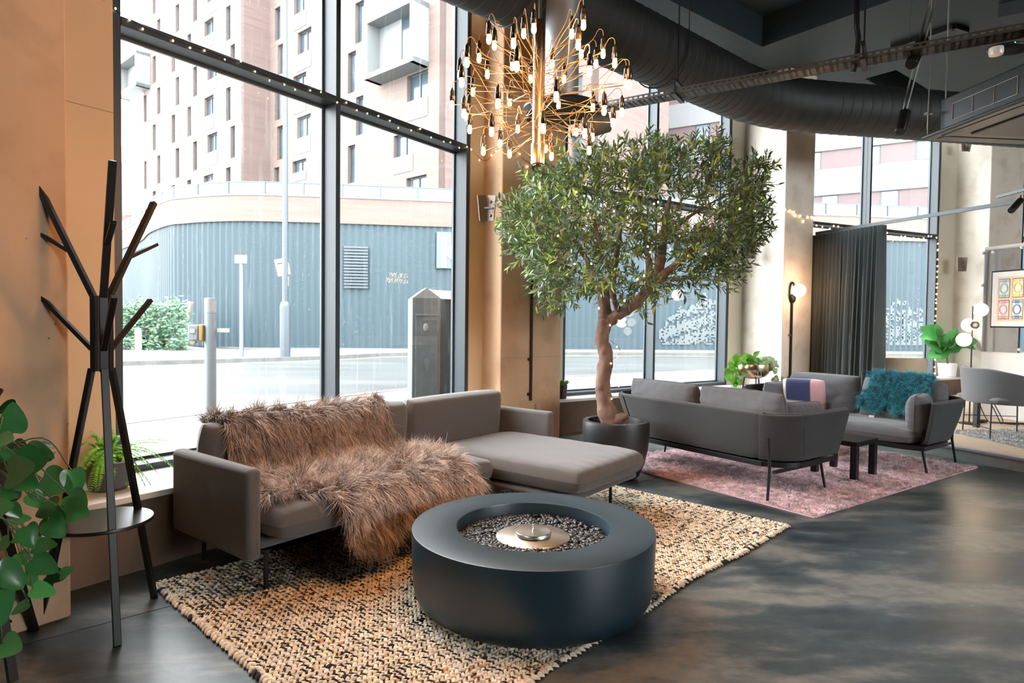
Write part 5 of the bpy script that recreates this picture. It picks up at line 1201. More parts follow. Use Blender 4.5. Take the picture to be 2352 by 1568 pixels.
V = np.vstack(V); k = np.arange(n-1); Fc = np.vstack([np.stack([k+i*n, k+1+i*n, k+1+(i+1)*n, k+(i+1)*n], -1) for i in range(13)])
o = link('curtain', npmesh('cu', V, Fc), mat('curtain_cloth', (.040, .052, .054), .85, sheen=.3, noise=.1, nscale=60), None, False, 180); sm = o.modifiers.new('t', 'SOLIDIFY'); sm.thickness = .004
tag(o, 'heavy dark grey-green pleated curtain hanging beside the column with the globe lamp', 'curtain')

# ---- things on the platform
PZ = .133
def tub_chair(name, label, c, open_az, r, z0, zb, zs, m, leg_r=.008, rot_legs=0.):
    t = thing(name, label, 'armchair', (*c, PZ)); V = []; n = 40; a = np.linspace(-140, 140, n); rows = 6
    for j in range(rows):
        f = j/(rows-1)
        for k in range(n):
            q = R(open_az+180+a[k]); top = zb-(zb-zs)*np.clip((abs(a[k])-40)/100, 0, 1)**1.3; rr_ = r*(.92+.08*f); V.append((rr_*math.sin(q), rr_*math.cos(q), z0+(top-z0)*f))
    k = np.arange(n-1); Fc = np.vstack([np.stack([k+i*n, k+1+i*n, k+1+(i+1)*n, k+(i+1)*n], -1) for i in range(rows-1)])
    o = link('shell', npmesh('tc', np.array(V), Fc), m, t, False, 180); sm = o.modifiers.new('t', 'SOLIDIFY'); sm.thickness = .05; sm.offset = 0; bv = o.modifiers.new('b', 'BEVEL'); bv.width = .015; bv.segments = 3
    V, Fc = pillow(r*1.7, r*1.7, .12, p=3, q=.4, n=20); link('seat', npmesh('st', put(V, TM((0, 0, z0+.05))), Fc), m, t, False, 60)
    for k in range(4):
        q = R(rot_legs+45+90*k); b = MB(); b.tube([(r*.95*math.sin(q), r*.95*math.cos(q), z0+.12), (r*1.0*math.sin(q), r*1.0*math.cos(q), 0)], leg_r, 8); b.build('leg', M_BLACK, t)
    b = MB()
    for z in (.12, .20):
        for k in range(4):
            if (z == .12) == (k % 2 == 0): q = R(rot_legs+45+90*k); q2 = R(rot_legs+135+90*k); b.tube([(r*.98*math.sin(q), r*.98*math.cos(q), z), (r*.98*math.sin(q2), r*.98*math.cos(q2), z)], .005, 6)
    b.build('stretcher', M_BLACK, t); return t
tub_chair('tub_chair', 'dark grey round tub armchair on thin black legs on the platform at the right edge', (5.78, 7.42), 100, .42, .40, .80, .62, mat('charcoal_chair', (.10, .10, .105), .9, sheen=.2, noise=.1, nscale=100), rot_legs=10)
tub_chair('tan_chair', 'beige rounded armchair half hidden behind the curtain and the far sofa', (6.0, 9.85), 10, .36, .36, .80, .62, mat('tan_fabric', (.42, .36, .27), .8), rot_legs=20)
dk = thing('desk', 'white-topped desk with thick black legs behind the tub armchair at the right', 'desk', (5.9, 8.06, PZ), R(15))
b = MB(); b.box((.42, -.45, .69), (.84, 1.1, .03)); b.build('desk_top', M_WHITE, dk, smooth=None, bevel=.004)
for x_, y_ in ((.03, .0), (.8, -.93)): b = MB(); b.box((x_, y_, .338), (.055, .055, .675)); b.build('leg', M_BLACKW, dk, smooth=None)
pts_ = [zpt(2163, 988, PZ), zpt(2352, 1030, PZ)]; a_ = pts_[1]-pts_[0]
pile_rug('grey_shag_rug', 'grey shaggy rug under the tub armchair on the platform', tuple(pts_[0]), math.degrees(math.atan2(a_[0], a_[1])), 3.2, 1.3, PZ, (.22, .21, .20), (.55, .53, .50), .03, .008, 26000, 71)
# clear screen with poster
SP = np.array([6.8, 9.2]); sd_, sn = dirs(165)
scn = thing('partition_screen', 'low white partition with a clear plastic upper sheet and round white fixings behind the desk', 'partition', (*SP, PZ))
b = MB(); b.prism([tuple(SP), tuple(SP+sd_*3.2), tuple(SP+sd_*3.2+sn*.06), tuple(SP+sn*.06)], PZ, 1.06); b.build('white_panel', M_WHITE, scn, True, None)
b = MB(); b.prism([tuple(SP), tuple(SP+sd_*3.2), tuple(SP+sd_*3.2+sn*.05), tuple(SP+sn*.05)], 2.50, 2.56); b.prism([tuple(SP), tuple(SP+sd_*.05), tuple(SP+sd_*.05+sn*.05), tuple(SP+sn*.05)], 1.06, 2.5); b.prism([tuple(SP+sd_*.16), tuple(SP+sd_*.2), tuple(SP+sd_*.2+sn*.05), tuple(SP+sd_*.16+sn*.05)], 1.06, 2.5); b.build('screen_frame', mat('screen_wood', (.66, .60, .52), .6), scn, True, None)
gm = glass_mat('clear_plastic', 0, (.80, .84, .90)); b = MB(); b.add([(*(SP-sn*.01), 1.06), (*(SP+sd_*3.2-sn*.01), 1.06), (*(SP+sd_*3.2-sn*.01), 2.52), (*(SP-sn*.01), 2.52)], [(0, 1, 2, 3)]); b.build('clear_sheet', gm, scn, True, None)
for x_, y_ in ((2258, 581), (2281, 579), (2347, 568), (2256, 655), (2253, 725), (2341, 803)):
    q = vpt(x_, y_, SP-sn*.02, sd_); b = MB(); b.sphere(tuple(q), .022, 12); b.build('fixing', M_WHITE, scn, True, 60)
po = thing('framed_poster', 'black framed peach poster of coloured ornamental cards on the clear screen', 'poster', (*vpt(2310, 700, SP-sn*.05, sd_),))
qa = vpt(2276, 700, SP-sn*.04, sd_); q2 = vpt(2276, 623, SP-sn*.04, sd_); q3 = vpt(2276, 752, SP-sn*.04, sd_); Pw = 1.1
def card(name, a, b_, z0, z1, m, off): s = MB(); A_ = qa[:2]+sd_*a-sn*off; B_ = qa[:2]+sd_*b_-sn*off; s.prism([tuple(A_), tuple(B_), tuple(B_+sn*.008), tuple(A_+sn*.008)], z0, z1); return s.build(name, m, po, True, None)
z0_, z1_ = q3[2], q2[2]
card('frame', 0, Pw, z0_, z1_, M_BLACK, .0); card('mount', .015, Pw-.015, z0_+.02, z1_-.02, M_WHITE, .004); card('print', .09, Pw-.09, z0_+.09, z1_-.09, mat('peach_paper', (.80, .60, .42), .7), .008)
cw = .15; chh = (z1_-z0_-.18-.09)/2
cols_ = [(.25, .50, .56), (.85, .72, .10), (.80, .25, .32), (.08, .22, .50)]
for i in range(3):
    for j in range(2):
        a = .115+i*(cw+.035); zb_ = z0_+.12+j*(chh+.03); cc_ = cols_[(i % 2)+(0 if j else 2)]
        card('card_border', a, a+cw, zb_, zb_+chh, M_BLACK, .010); card('card_face', a+.006, a+cw-.006, zb_+.008, zb_+chh-.008, mat('card_white', (.75, .76, .72), .6), .012)
        s = MB(); cz = zb_+chh/2; cp_ = qa[:2]+sd_*(a+cw/2)-sn*.022
        for k in range(28):
            t0, t1 = k*2*math.pi/28, (k+1)*2*math.pi/28; rx, rz_ = cw*.33, chh*.24; s.beam((*(cp_+sd_*rx*math.cos(t0)), cz+rz_*math.sin(t0)), (*(cp_+sd_*rx*math.cos(t1)), cz+rz_*math.sin(t1)), .004, .012)
        for dz in (-.38, .38): s.beam((*(cp_-sd_*cw*.2), cz+dz*chh), (*(cp_+sd_*cw*.2), cz+dz*chh), .004, chh*.13)
        for dx in (-.36, .36):
            for dz in (-.38, .38): s.beam((*(cp_+sd_*(dx-.06)*cw), cz+dz*chh), (*(cp_+sd_*(dx+.06)*cw), cz+dz*chh), .004, chh*.07)
        s.build('card_ornament', mat('ink_%d' % cols_.index(cc_), cc_, .6), po, True, None)
# loose cables under the desk
b = MB(); rc = np.random.default_rng(15)
for k in range(3):
    p0 = np.array([6.05+.08*k, 8.3, .6]); b.tube(spline([p0]+[p0+np.array([.11*i+rc.normal(0, .03), rc.normal(-.05, .05), -.6+PZ+.02+max(0, .22-.1*i)*2*rc.random()]) for i in range(1, 6)], 6), .006, 6)
b.box((6.25, 8.4, PZ+.03), (.12, .06, .04), .3); tag(b.build('power_cables', M_BLACK, None, smooth=180), 'tangle of black power cables lying under the desk', 'cable')

# ---- lamps
M_GLOBE = mat('opal_globe', (1, .95, .88), .4, emit=(1, .80, .58), estr=5.)
c2a, c2d = np.array([4.12, 9.70]), np.array([.866, .5]); c2n = np.array([.5, -.866])
wl_ = thing('wall_lamp', 'black wall lamp with one glowing opal globe on the brown column face beside the curtain', 'lamp', (*vpt(1822, 670, c2a, c2d),))
g = vpt(1835, 667, c2a+c2n*.16, c2d); o_ = vpt(1820, 668, c2a+c2n*.02, c2d)
b = MB(); pts_ = [tuple(o_+np.array([*(c2d*.06*math.cos(t)), .15*math.sin(t)-.02])) for t in np.linspace(0, 2*math.pi, 33)]; b.tube(pts_, .012, 8, False); b.sphere(tuple(o_+np.array([0, 0, -.12])), .07, 14, (.8, .5, 1)); b.build('bracket', M_BLACK, wl_, True, 60)
b = MB(); b.sphere(tuple(g), .098, 28); b.build('globe', M_GLOBE, wl_, True, 180)
b = MB(); pl_ = o_+np.array([0, 0, -.14]); b.tube([tuple(pl_), (pl_[0], pl_[1], .12)], .018, 10)
for z in (1.25, .6): b.box((pl_[0]-.02, pl_[1], z), (.05, .03, .03))
b.build('conduit', M_BLACK, wl_, True, 60)
light('wall_lamp_light', 'POINT', tuple(g+np.array([*(c2n*.12), 0])), 24, (1, .55, .27), .1)
fl = np.array([.7235*8.35, 8.35]); fz = lambda y_: EYE+8.35*(751-y_)/F
fla = thing('globe_floor_lamp', 'slim black floor lamp with three glowing opal globes before the far column', 'lamp', (*fl, PZ))
b = MB(); b.tube([(*fl, PZ), (*fl, fz(702))], .009, 8); b.lathe([(.12, 0), (.12, .015), (0, .02)], (*fl, PZ), 28, False); b.build('pole', M_BLACK, fla, True, 60)
for dx, y_ in ((.10, 710), (-.105, 779)): b = MB(); b.sphere((fl[0]+dx, fl[1]-.0, fz(y_)), .088, 24); b.build('globe', M_GLOBE, fla, True, 180)
b = MB(); b.sphere((fl[0], fl[1]+.06, fz(745)), .088, 24); b.build('globe', M_GLOBE, fla, True, 180)
b = MB(); b.sphere((fl[0], fl[1]-.045, fz(745)), .06, 18, (1, .5, .85)); b.build('globe_cap', M_BLACK, fla, True, 180)
light('floor_lamp_light', 'POINT', (fl[0], fl[1]-.15, fz(745)), 14, (1, .72, .45), .12)
# clear tumbler-like dark jar by the planter
b = MB(); b.lathe([(0, 0), (.05, 0), (.07, .14), (.065, .14), (.046, .01), (0, .01)], (.54, 6.25, .0), 24, False); tag(b.build('glass_jar', mat('smoked_glass', (.03, .025, .02), .1), None, smooth=50), 'small dark glass jar on the floor left of the round planter', 'jar')
# ================================================================== OVERHEAD
# ---- spiral duct
DZ = 4.13; da_, _ = dirs(49); E1 = np.array([3.05, 7.9]); D0 = E1-da_*9.5; db_, _ = dirs(80); E2 = E1+db_*6.
duct = thing('spiral_duct', 'huge dark grey ribbed air duct running under the ceiling and bending along the windows', 'duct', (*E1, DZ))
path = [np.array([*(D0), DZ])]; c0 = E1-da_*.75; c1_ = E1+db_*.75
nst = 70
for t in np.linspace(0, 1, nst): path.append(np.array([*(D0*(1-t)+c0*t), DZ]))
for t in np.linspace(0, 1, 9)[1:]: p = (1-t)**2*c0+2*t*(1-t)*E1+t*t*c1_; path.append(np.array([*p, DZ]))
path2 = [np.array([*(c1_*(1-t)+E2*t), DZ]) for t in np.linspace(0, 1, 40)][1:]; path = path[1:]+path2
P = []; rad = []
for i in range(len(path)-1):
    a, b_ = path[i], path[i+1]; P += [a, a+(b_-a)*.86, a+(b_-a)*.90, a+(b_-a)*.96]; rad += [.31, .31, .3135, .3135]
b = MB(); b.tube([tuple(p) for p in P], rad, 48); b.build('duct_run', M_DUCT, duct, True, 30)
b = MB()
for t in (1.4, 3.4, 5.4, 7.4):
    p = D0+da_*t; q = np.array([-da_[1], da_[0]])
    for s_ in (-1, 1): b.tube([(*(p+q*s_*.34), DZ), (*(p+q*s_*.34), ZT)], .005, 5)
    b.tube([(*(p+q*.33*math.cos(w_)), DZ-.33*math.sin(w_)) for w_ in np.linspace(0, math.pi, 17)], .007, 5)
b.build('hanger', M_BLACK, duct, True)
# ---- vertical branch duct with round flange, speaker beneath
vd = pvt(1290, 200, 5.15); brn = thing('branch_duct', 'grey vertical branch duct with a wide round flange behind the chandelier', 'duct', tuple(vd))
b = MB(); b.lathe([(.135, 0), (.135, .9)], (vd[0], vd[1], pvt(1290, 238, 5.15)[2]), 32); b.build('pipe', mat('silver_duct', (.34, .36, .37), .4, .6), brn, True, 40)
fzz = pvt(1290, 240, 5.15)[2]; b = MB(); b.lathe([(.14, 0), (.30, -.02), (.31, -.05), (.28, -.08), (.0, -.09)], (vd[0], vd[1], fzz), 40, False); b.build('flange', M_DUCT, brn, True, 40)
q = pvt(1368, 287, 5.0); sk = thing('ceiling_speaker', 'rounded dark grey cylinder speaker hung near the chandelier at its right', 'speaker', tuple(q))
b = MB(); rot = Matrix.Rotation(R(78), 3, 'Y') @ Matrix.Rotation(R(12), 3, 'X'); b.lathe([(0, -.11), (.06, -.11), (.078, -.095), (.082, 0), (.078, .1), (.06, .115), (0, .115)], tuple(q), 32, False, rot); b.build('housing', mat('speaker_grey', (.07, .075, .075), .5), sk, True, 50)
b = MB(); b.tube([(q[0], q[1], q[2]+.07), (q[0]-.02, q[1]+.05, q[2]+.22), (q[0]-.08, q[1]+.1, fzz-.05)], .012, 8); b.build('stem', M_BLACK, sk, True)
# ---- cable tray
T0 = pvt(1120, 283, 7.05); T0[2] = 3.55; d0 = np.array([math.sin(R(122.)), math.cos(R(122.))]); TA = np.array([1.37, 6.18]); t_a = TA-d0*2.2; t_b = TA+d0*5.2; tz = 3.55
tray = thing('cable_tray', 'long perforated metal cable tray hung from the ceiling crossing above the room', 'cable tray', (*TA, tz))
nt_ = np.array([-d0[1], d0[0]]); s = MB(); Lt = 7.4; hw = .085
# perforated bottom and sides: strips with slots left open
def tp(a, o, z): return (*(t_a+d0*a+nt_*o), z)
def hstrip(o0, o1, z, a0=0, a1=Lt): s.add([tp(a0, o0, z), tp(a1, o0, z), tp(a1, o1, z), tp(a0, o1, z), tp(a0, o0, z+.003), tp(a1, o0, z+.003), tp(a1, o1, z+.003), tp(a0, o1, z+.003)], [(0, 3, 2, 1), (4, 5, 6, 7), (0, 1, 5, 4), (2, 3, 7, 6), (1, 2, 6, 5), (3, 0, 4, 7)])
rows_ = [(-hw, -.068), (-.056, -.034), (-.026, -.012), (-.004, .01), (.018, .03), (.042, .06), (.072, hw)]
for a, b_ in rows_: hstrip(a, b_, tz)
pitch = .052
for i in range(int(Lt/pitch)):
    a0 = i*pitch; solid = (i % 3 == 0)
    hstrip(-hw, hw, tz, a0, a0+(.030 if i % 2 else .016))
for o_ in (-hw, hw):
    for z0, z1 in ((tz, tz+.022), (tz+.036, tz+.052)): s.add([tp(0, o_, z0), tp(Lt, o_, z0), tp(Lt, o_, z1), tp(0, o_, z1)], [(0, 1, 2, 3)])
    for i in range(int(Lt/pitch)): s.add([tp(i*pitch, o_, tz+.02), tp(i*pitch+.022, o_, tz+.02), tp(i*pitch+.022, o_, tz+.04), tp(i*pitch, o_, tz+.04)], [(0, 1, 2, 3)])
s.build('tray', M_GALV, tray, True, None)
for k, (hx, dpx) in enumerate(((1545, 0), (1965, 0), (2420, 0))):
    tt = None
    for a in np.arange(0, Lt, .01):
        p = t_a+d0*a
        if CX+F*p[0]/p[1] > hx: tt = a; break
    if tt is None: continue
    b = MB(); b.tube([tp(tt, .0, tz+.12), tp(tt, 0, ZT)], .007, 6); b.tube([tp(tt, hw+.012, tz-.02), tp(tt, hw+.012, tz+.13)], .008, 6); b.beam(tp(tt, -hw-.05, tz+.12), tp(tt, hw+.03, tz+.12), .03, .02); b.beam(tp(tt, -hw-.06, tz-.012), tp(tt, hw+.06, tz-.012), .04, .02); b.tube([tp(tt, -hw-.012, tz-.02), tp(tt, -hw-.012, tz+.13)], .006, 6); b.build('hanger', M_BLACK, tray, True)
b = MB(); b.tube(spline([tp(3.0+.35*i, .02*math.sin(i*1.7), tz+.022+.012*math.sin(i*2.1)) for i in range(12)], 4), .009, 6); b.tube(spline([tp(.2+.5*i, -.02*math.sin(i*1.3), tz+.02) for i in range(14)], 4), .008, 6); b.build('cable', M_BLACK, tray, True, 180)
# ---- emergency light unit on the tray
q = pvt(2318, 112, 4.62); em = thing('emergency_light', 'black emergency light with green status lamp and round white lens under the cable tray', 'emergency light', tuple(q))
b = MB(); b.sphere((0, 0, 0), .13, 24, (1.15, .8, .22)); b.build('housing', M_BLACK, em, smooth=180)
for dx in (-.115,): b = MB(); b.lathe([(0, -.03), (.042, -.03), (.046, -.01), (.046, .02), (0, .02)], (dx, -.03, -.028), 24, False); b.build('spot_lens', mat('spot_lens', (.6, .55, .53), .25), em, smooth=50)
b = MB(); b.sphere((-.035, -.096, .002), .0055, 10); b.build('status_lamp', mat('green_led', (0, 1, .2), .4, emit=(.05, 1, .22), estr=7), em)
# ---- spotlight track
k1 = pvt(2146, -20, 4.40); k2 = pvt(2075, 262, 6.9); z_ = 3.70; k1 = np.array([*zpt(2142, 0, z_), z_]); k2 = np.array([*zpt(2078, 250, z_), z_]); kd = (k2-k1)/np.linalg.norm(k2-k1); k1 = k1-kd*1.5
tr = thing('spotlight_track', 'black double-rod lighting track receding under the ceiling at the right', 'light track', tuple((k1+k2)/2))
kn = np.array([-kd[1], kd[0], 0]); b = MB(); 
for o_ in (-.018, .018): b.beam(tuple(k1+kn*o_), tuple(k2+kn*o_), .014, .022)
b.build('track_rail', mat('track_metal', (.05, .05, .05), .3, .5), tr, True, None)
b = MB()
for t in (1.1, 3.6): p = k1+kd*t; b.tube([tuple(p), (p[0], p[1], ZT)], .0015, 4)
b.build('hanger_wire', M_GALV, tr, True)
def spot(x0, y0, x1, y1, dp0, dp1, label, r=.036):
    a = pvt(x0, y0, dp0); e = pvt(x1, y1, dp1); t = thing('spotlight', label, 'spotlight', tuple(a), 0, 'cylinder spotlights')
    b = MB(); b.tube([tuple(a), tuple(a*.02+e*.98), tuple(e)], [r, r, r*.93], 24); b.build('cylinder', mat('spot_black', (.014, .014, .014), .3, .3), t, True, 40)
    b = MB(); b.tube([tuple(a), tuple(a+np.array([.0, 0, .06]))], .008, 6); b.build('swivel', M_BLACK, t, True); return t
spot(2118, 92, 2093, 148, 5.25, 5.1, 'black cylinder spotlight on the double-rod track, the nearer and larger of its two', .046)
spot(2079, 258, 2068, 303, 6.64, 6.55, 'black cylinder spotlight hanging at the far end of the double-rod track', .052)
spot(2344, 460, 2322, 484, 7.2, 7.1, 'black cylinder spotlight on the short grey rail at the right edge, above the curtain rail', .035)
r1 = pvt(2290, 452, 7.3); r2 = pvt(2370, 432, 6.9); b = MB(); b.beam(tuple(r1), tuple(r1+(r2-r1)*4), .03, .03); b.tube([tuple(r1+(r2-r1)*1), tuple(r1+(r2-r1)*1+np.array([0, 0, ZT-r1[2]-.06]))], .003, 4)
tag(b.build('light_rail', MATS['rail_grey'], None, smooth=None), 'short grey lighting rail high at the right edge above the curtain rail', 'light track')
# ---- ceiling cassette unit
PZc = 3.10; cc = zpt(2115, 322, PZc); ua, _ = dirs(84); ub, _ = dirs(174)
ac = thing('air_conditioner', 'large dark grey square ceiling air conditioning cassette hanging at the upper right', 'air conditioner', (*cc, PZc))
def cq(a, b_): return tuple(cc+ua*a+ub*b_)
def cpr(s, a0, a1, b0, b1, z0, z1): s.prism([cq(a0, b0), cq(a1, b0), cq(a1, b1), cq(a0, b1)], z0, z1)
M_AC = mat('cassette_grey', (.013, .018, .021), .45)
SZ = 1.35; b = MB(); cpr(b, 0, SZ, 0, SZ, PZc+.0, PZc+.035); b.build('panel', M_AC, ac, True, None, .012)
b = MB(); g_ = .10
for a0, a1, b0, b1 in ((g_, SZ-g_, g_*.7, g_*1.5), (g_, SZ-g_, SZ-g_*1.5, SZ-g_*.7), (g_*.7, g_*1.5, g_*1.6, SZ-g_*1.6), (SZ-g_*1.5, SZ-g_*.7, g_*1.6, SZ-g_*1.6)): cpr(b, a0, a1, b0, b1, PZc-.006, PZc+.004)
b.build('air_slot', M_BLACK, ac, True, None, .004)
b = MB(); cpr(b, .26, SZ-.26, .26, SZ-.26, PZc-.015, PZc+.002); b.build('intake_grille', mat('grille_grey', (.006, .010, .012), .5), ac, True, None, .01)
b = MB(); cpr(b, .12, SZ-.1, .08, SZ-.08, PZc+.035, PZc+.34); bd_ = b.build('body', M_AC, ac, True, None, .01)
b = MB()   # thin light outline rectangles on the side of the body
lb0, lb1, lz0, lz1 = .22, .86, PZc+.12, PZc+.26
for z in (lz0, lz1): b.beam((*cq(.117, lb0), z), (*cq(.117, lb1), z), .004, .005)
for k in range(4): v = lb0+(lb1-lb0)*k/3; b.beam((*cq(.117, v), lz0), (*cq(.117, v), lz1), .004, .005)
b.build('knockout_outline', mat('outline_pale', (.40, .37, .33), .6), bd_, True, None)
b = MB()
for a_, b_ in ((.15, .1), (.15, SZ-.1), (SZ-.12, .1)): p = cq(a_, b_); b.tube([(*p, PZc+.3), (*p, ZT)], .006, 6)
p = cq(.05, .02); b.tube([(*p, PZc+.02), (*p, ZT)], .005, 6); b.lathe([(.008, 0), (.008, .12), (.035, .13), (.035, .14)], (*p, PZc+.1), 12); b.build('hanging_rod', mat('rod_grey', (.25, .24, .23), .4, .5), ac, True)
# thick surface tracks and lumps on the ceiling
b = MB(); a1_ = np.array([*zpt(2048, 110, ZT-.03), ZT-.03]); a2_ = np.array([*zpt(2190, 62, ZT-.03), ZT-.03]); a3_ = np.array([*zpt(2220, 72, ZT-.03), ZT-.03]); b.beam(tuple(a1_), tuple(a2_), .07, .06); b.beam(tuple(a2_), tuple(a3_), .07, .06)
tag(b.build('ceiling_conduit', M_BLACK, None, smooth=None), 'angled black conduit fixed to the ceiling above the cable tray at the right', 'conduit')
b = MB(); q1 = zpt(2293, 28, ZT-.1); b.prism([tuple(q1), tuple(q1+uu*.2-ww*.5), tuple(q1+uu*2.2-ww*.5), tuple(q1+uu*2.)], ZT-.16, ZT-.001); tag(b.build('ceiling_box', mat('box_dark', (.03, .036, .04), .6), None, smooth=None), 'flat dark box fixed to the ceiling in the top right corner', 'ceiling box')
b = MB(); qq = np.array([*zpt(1965, 60, ZT-.02), 0]); b.tube([tuple(pvt(1968, 0, 5.35)), tuple(pvt(1968, 62, 5.35)), tuple(pvt(1972, 90, 5.33)), tuple(pvt(1968, 130, 5.31)), tuple(pvt(1960, 165, 5.3))], .022, 8); tag(b.build('hanging_cable', M_BLACK, None, smooth=180), 'thick black cable dropping from the ceiling to the cable tray', 'cable')

# ---- chandelier
CHP = np.array([.118, 3.21]); chd = thing('chandelier', 'brass chandelier of many small glowing bulbs on thin radiating arms above the pit', 'chandelier', (*CHP, 2.19))
M_BRS = mat('pale_brass', (.62, .54, .42), .30, 1.); M_SOCK = mat('dark_chrome', (.09, .075, .06), .22, .9); M_CORD = mat('gold_cord', (.24, .17, .09), .4, .4)
M_ARM = mat('bronze_arm', (.40, .30, .20), .3, 1.)
M_BULB = mat('frosted_bulb', (1, .85, .6), .4, emit=(1, .62, .27), estr=8.)
b = MB(); b.lathe([(0, 0), (.030, .0), (.034, .004), (.035, .10), (.029, .11), (.029, .55), (.027, .56)], n=28, cap=False); b.build('stem', M_BRS, chd, smooth=35)
b = MB(); b.lathe([(.0265, .555), (.0275, .56), (.0275, .70), (.022, .712), (0, .714)], n=28, cap=False); b.build('stem_cap', M_SOCK, chd, smooth=35)
b = MB(); b.lathe([(.024, -.006), (.024, 0)], n=24); b.build('end_cap', M_SOCK, chd)
b = MB(); b.tube([(0, 0, .71), (0, 0, ZT-2.19)], .0035, 8); b.tube([(.008, 0, .71), (.008, 0, ZT-2.19)], .003, 8); b.build('suspension_cord', M_BLACK, chd)
rc = np.random.default_rng(33); tiers = [(6, .21, .565, .50, .2), (9, .31, .53, .46, .6), (10, .405, .42, .37, .1), (9, .45, .31, .33, .45), (9, .39, .20, .23, .0), (7, .27, .11, .17, .3)]
bulb0 = sock0 = None
for n_, r_, zt_, za_, off in tiers:
    for k in range(n_):
        a = 2*math.pi*(k+off)/n_+rc.normal(0, .07); e = np.array([math.cos(a), math.sin(a)]); r2 = r_*rc.uniform(.92, 1.06); z2 = zt_+rc.normal(0, .012); z0 = za_+rc.normal(0, .01)
        tip = (*(e*r2), z2); ar = MB(); ar.tube([(*(e*.02), z0), tip], .0019, 6); aro = ar.build('arm', M_ARM, chd, smooth=180)
        zc = z2+.03; cd = MB(); out = e*(r2+.012)
        pts = spline([(*(out), zc+.055), (*(out*.985), zc+.082), (*(out*.92), zc+.085), (*(out*.80), zc+.03), (*(out*.5+rc.normal(0, .03, 2)), z2+rc.uniform(-.06, .03)), (*(e*.03+rc.normal(0, .02, 2)), z0-rc.uniform(.0, .10))], 5)
        cd.tube([tuple(p) for p in pts], .0018, 5); cd.build('cord', M_CORD, aro, smooth=180)
        if bulb0 is None:
            sb = MB(); sb.lathe([(.004, .062), (.008, .05), (.013, .046), (.014, .02), (.0165, .018), (.0165, -.012), (.015, -.014)], n=16); sock0 = sb.build('socket', M_SOCK, aro, smooth=40)
            bb = MB(); bb.lathe([(.0110, -.012), (.0115, -.02), (.0138, -.040), (.0128, -.052), (.008, -.060), (0, -.063)], n=14, cap=False); bulb0 = bb.build('bulb', M_BULB, aro, smooth=180); so2, bu2 = sock0, bulb0
        else:
            so2 = sock0.copy(); bu2 = bulb0.copy(); COL.objects.link(so2); COL.objects.link(bu2); so2.parent = aro; bu2.parent = aro
        so2.location = bu2.location = (*out, zc); so2.scale = bu2.scale = (.86, .86, .88)

# ---- strings of fairy lights
M_FAIRY = mat('fairy_bulb', (1, .8, .5), .4, emit=(1, .66, .30), estr=14.)
fb0 = []
def fairy(label, pts, n, r=.0065, jit=.02, seed=0, n_sp=6, wire=.0022, drop=.012):
    P = spline(pts, n_sp); t = thing('string_lights', label, 'string lights', tuple(P[0])); rr_ = np.random.default_rng(seed)
    b = MB(); b.tube([tuple(p) for p in P], wire, 4); b.build('wire', M_BLACK, t, True, 180)
    P = np.array(P); sg = np.concatenate([[0], np.cumsum(np.linalg.norm(np.diff(P, axis=0), axis=1))]); q = np.linspace(.01, .99, n)*sg[-1]+rr_.normal(0, .25*sg[-1]/n, n); q = np.clip(q, 0, sg[-1])
    inv = world_mat(t).inverted()
    for v in q:
        p = np.array([np.interp(v, sg, P[:, k]) for k in range(3)])+rr_.normal(0, jit, 3)*np.array([.4, .4, 1])-np.array([0, 0, drop])
        if not fb0: s = MB(); s.sphere((0, 0, 0), 1., 10); o = s.build('bulb', M_FAIRY, t, smooth=180); fb0.append(o)
        else: o = fb0[0].copy(); COL.objects.link(o); o.parent = t
        o.matrix_parent_inverse = inv; o.location = tuple(p); o.scale = (r, r, r*1.3)
    return t
def l1p(s, z, o=-.006): return np.array(L1(s, o, z))
fairy('string of tiny warm lights pinned along the transom of the big left window', [l1p(-.15, 3.33, -.02), l1p(.0, 3.24), l1p(.3, 3.19), l1p(.8, 3.20), l1p(1.1, 3.17), l1p(1.55, 3.21), l1p(1.72, 3.19), l1p(2.2, 3.18), l1p(2.7, 3.19), l1p(3.1, 3.17), l1p(3.36, 3.19)], 30, .005, .016, 1)
ca = lambda u, z, o=.012: np.array([*(A+(Bq-A)*u-np.array([-(Bq-A)[1], (Bq-A)[0]])/np.linalg.norm(Bq-A)*o), z])
fairy('string of tiny warm lights sagging across the brown column behind the chandelier', [l1p(3.38, 3.19), l1p(3.6, 3.10, -.04), ca(0, 3.2), ca(.5, 3.08), ca(1., 2.95), pvt(1300, 400, 6.9)], 12, .007, .02, 2)
fairy('string of tiny warm lights wound around the trunk of the olive tree', [np.array([*(TP+.075*np.array([math.cos(a), math.sin(a)])+np.array([-.05+.0*i, 0])), z]) for i, (a, z) in enumerate([(a_, .52+.97*a_/19) for a_ in np.linspace(0, 19, 40)])], 22, .006, .01, 3, 2, .0014)
rt = np.random.default_rng(19); cp_ = []
for x_, y_ in ((1380, 690), (1365, 700), (1390, 672), (1412, 695), (1480, 625), (1500, 560), (1360, 600), (1280, 570), (1275, 550), (1305, 430), (1350, 470), (1420, 480), (1480, 500), (1486, 440), (1550, 515), (1570, 585), (1610, 552), (1620, 567), (1595, 470), (1612, 470), (1645, 475), (1703, 482), (1605, 560), (1540, 570), (1475, 580), (1400, 620), (1350, 590)): cp_.append(pvt(x_, y_, 5.1+rt.uniform(0, .35)))
fairy('string of tiny warm lights threaded through the crown of the olive tree', cp_, 30, .007, .03, 4, 4, .0012)
l3 = lambda s, z, o=-.008: np.array(L3(s, o, z))
fairy('string of tiny warm lights along the transom of the far window above the curtain', [l3(.3, 3.20), l3(.8, 3.17), l3(1.3, 3.18), l3(1.9, 3.16), l3(2.4, 3.13), l3(3.0, 3.12), l3(3.5, 3.12), l3(3.94, 3.14)], 28, .010, .025, 5)
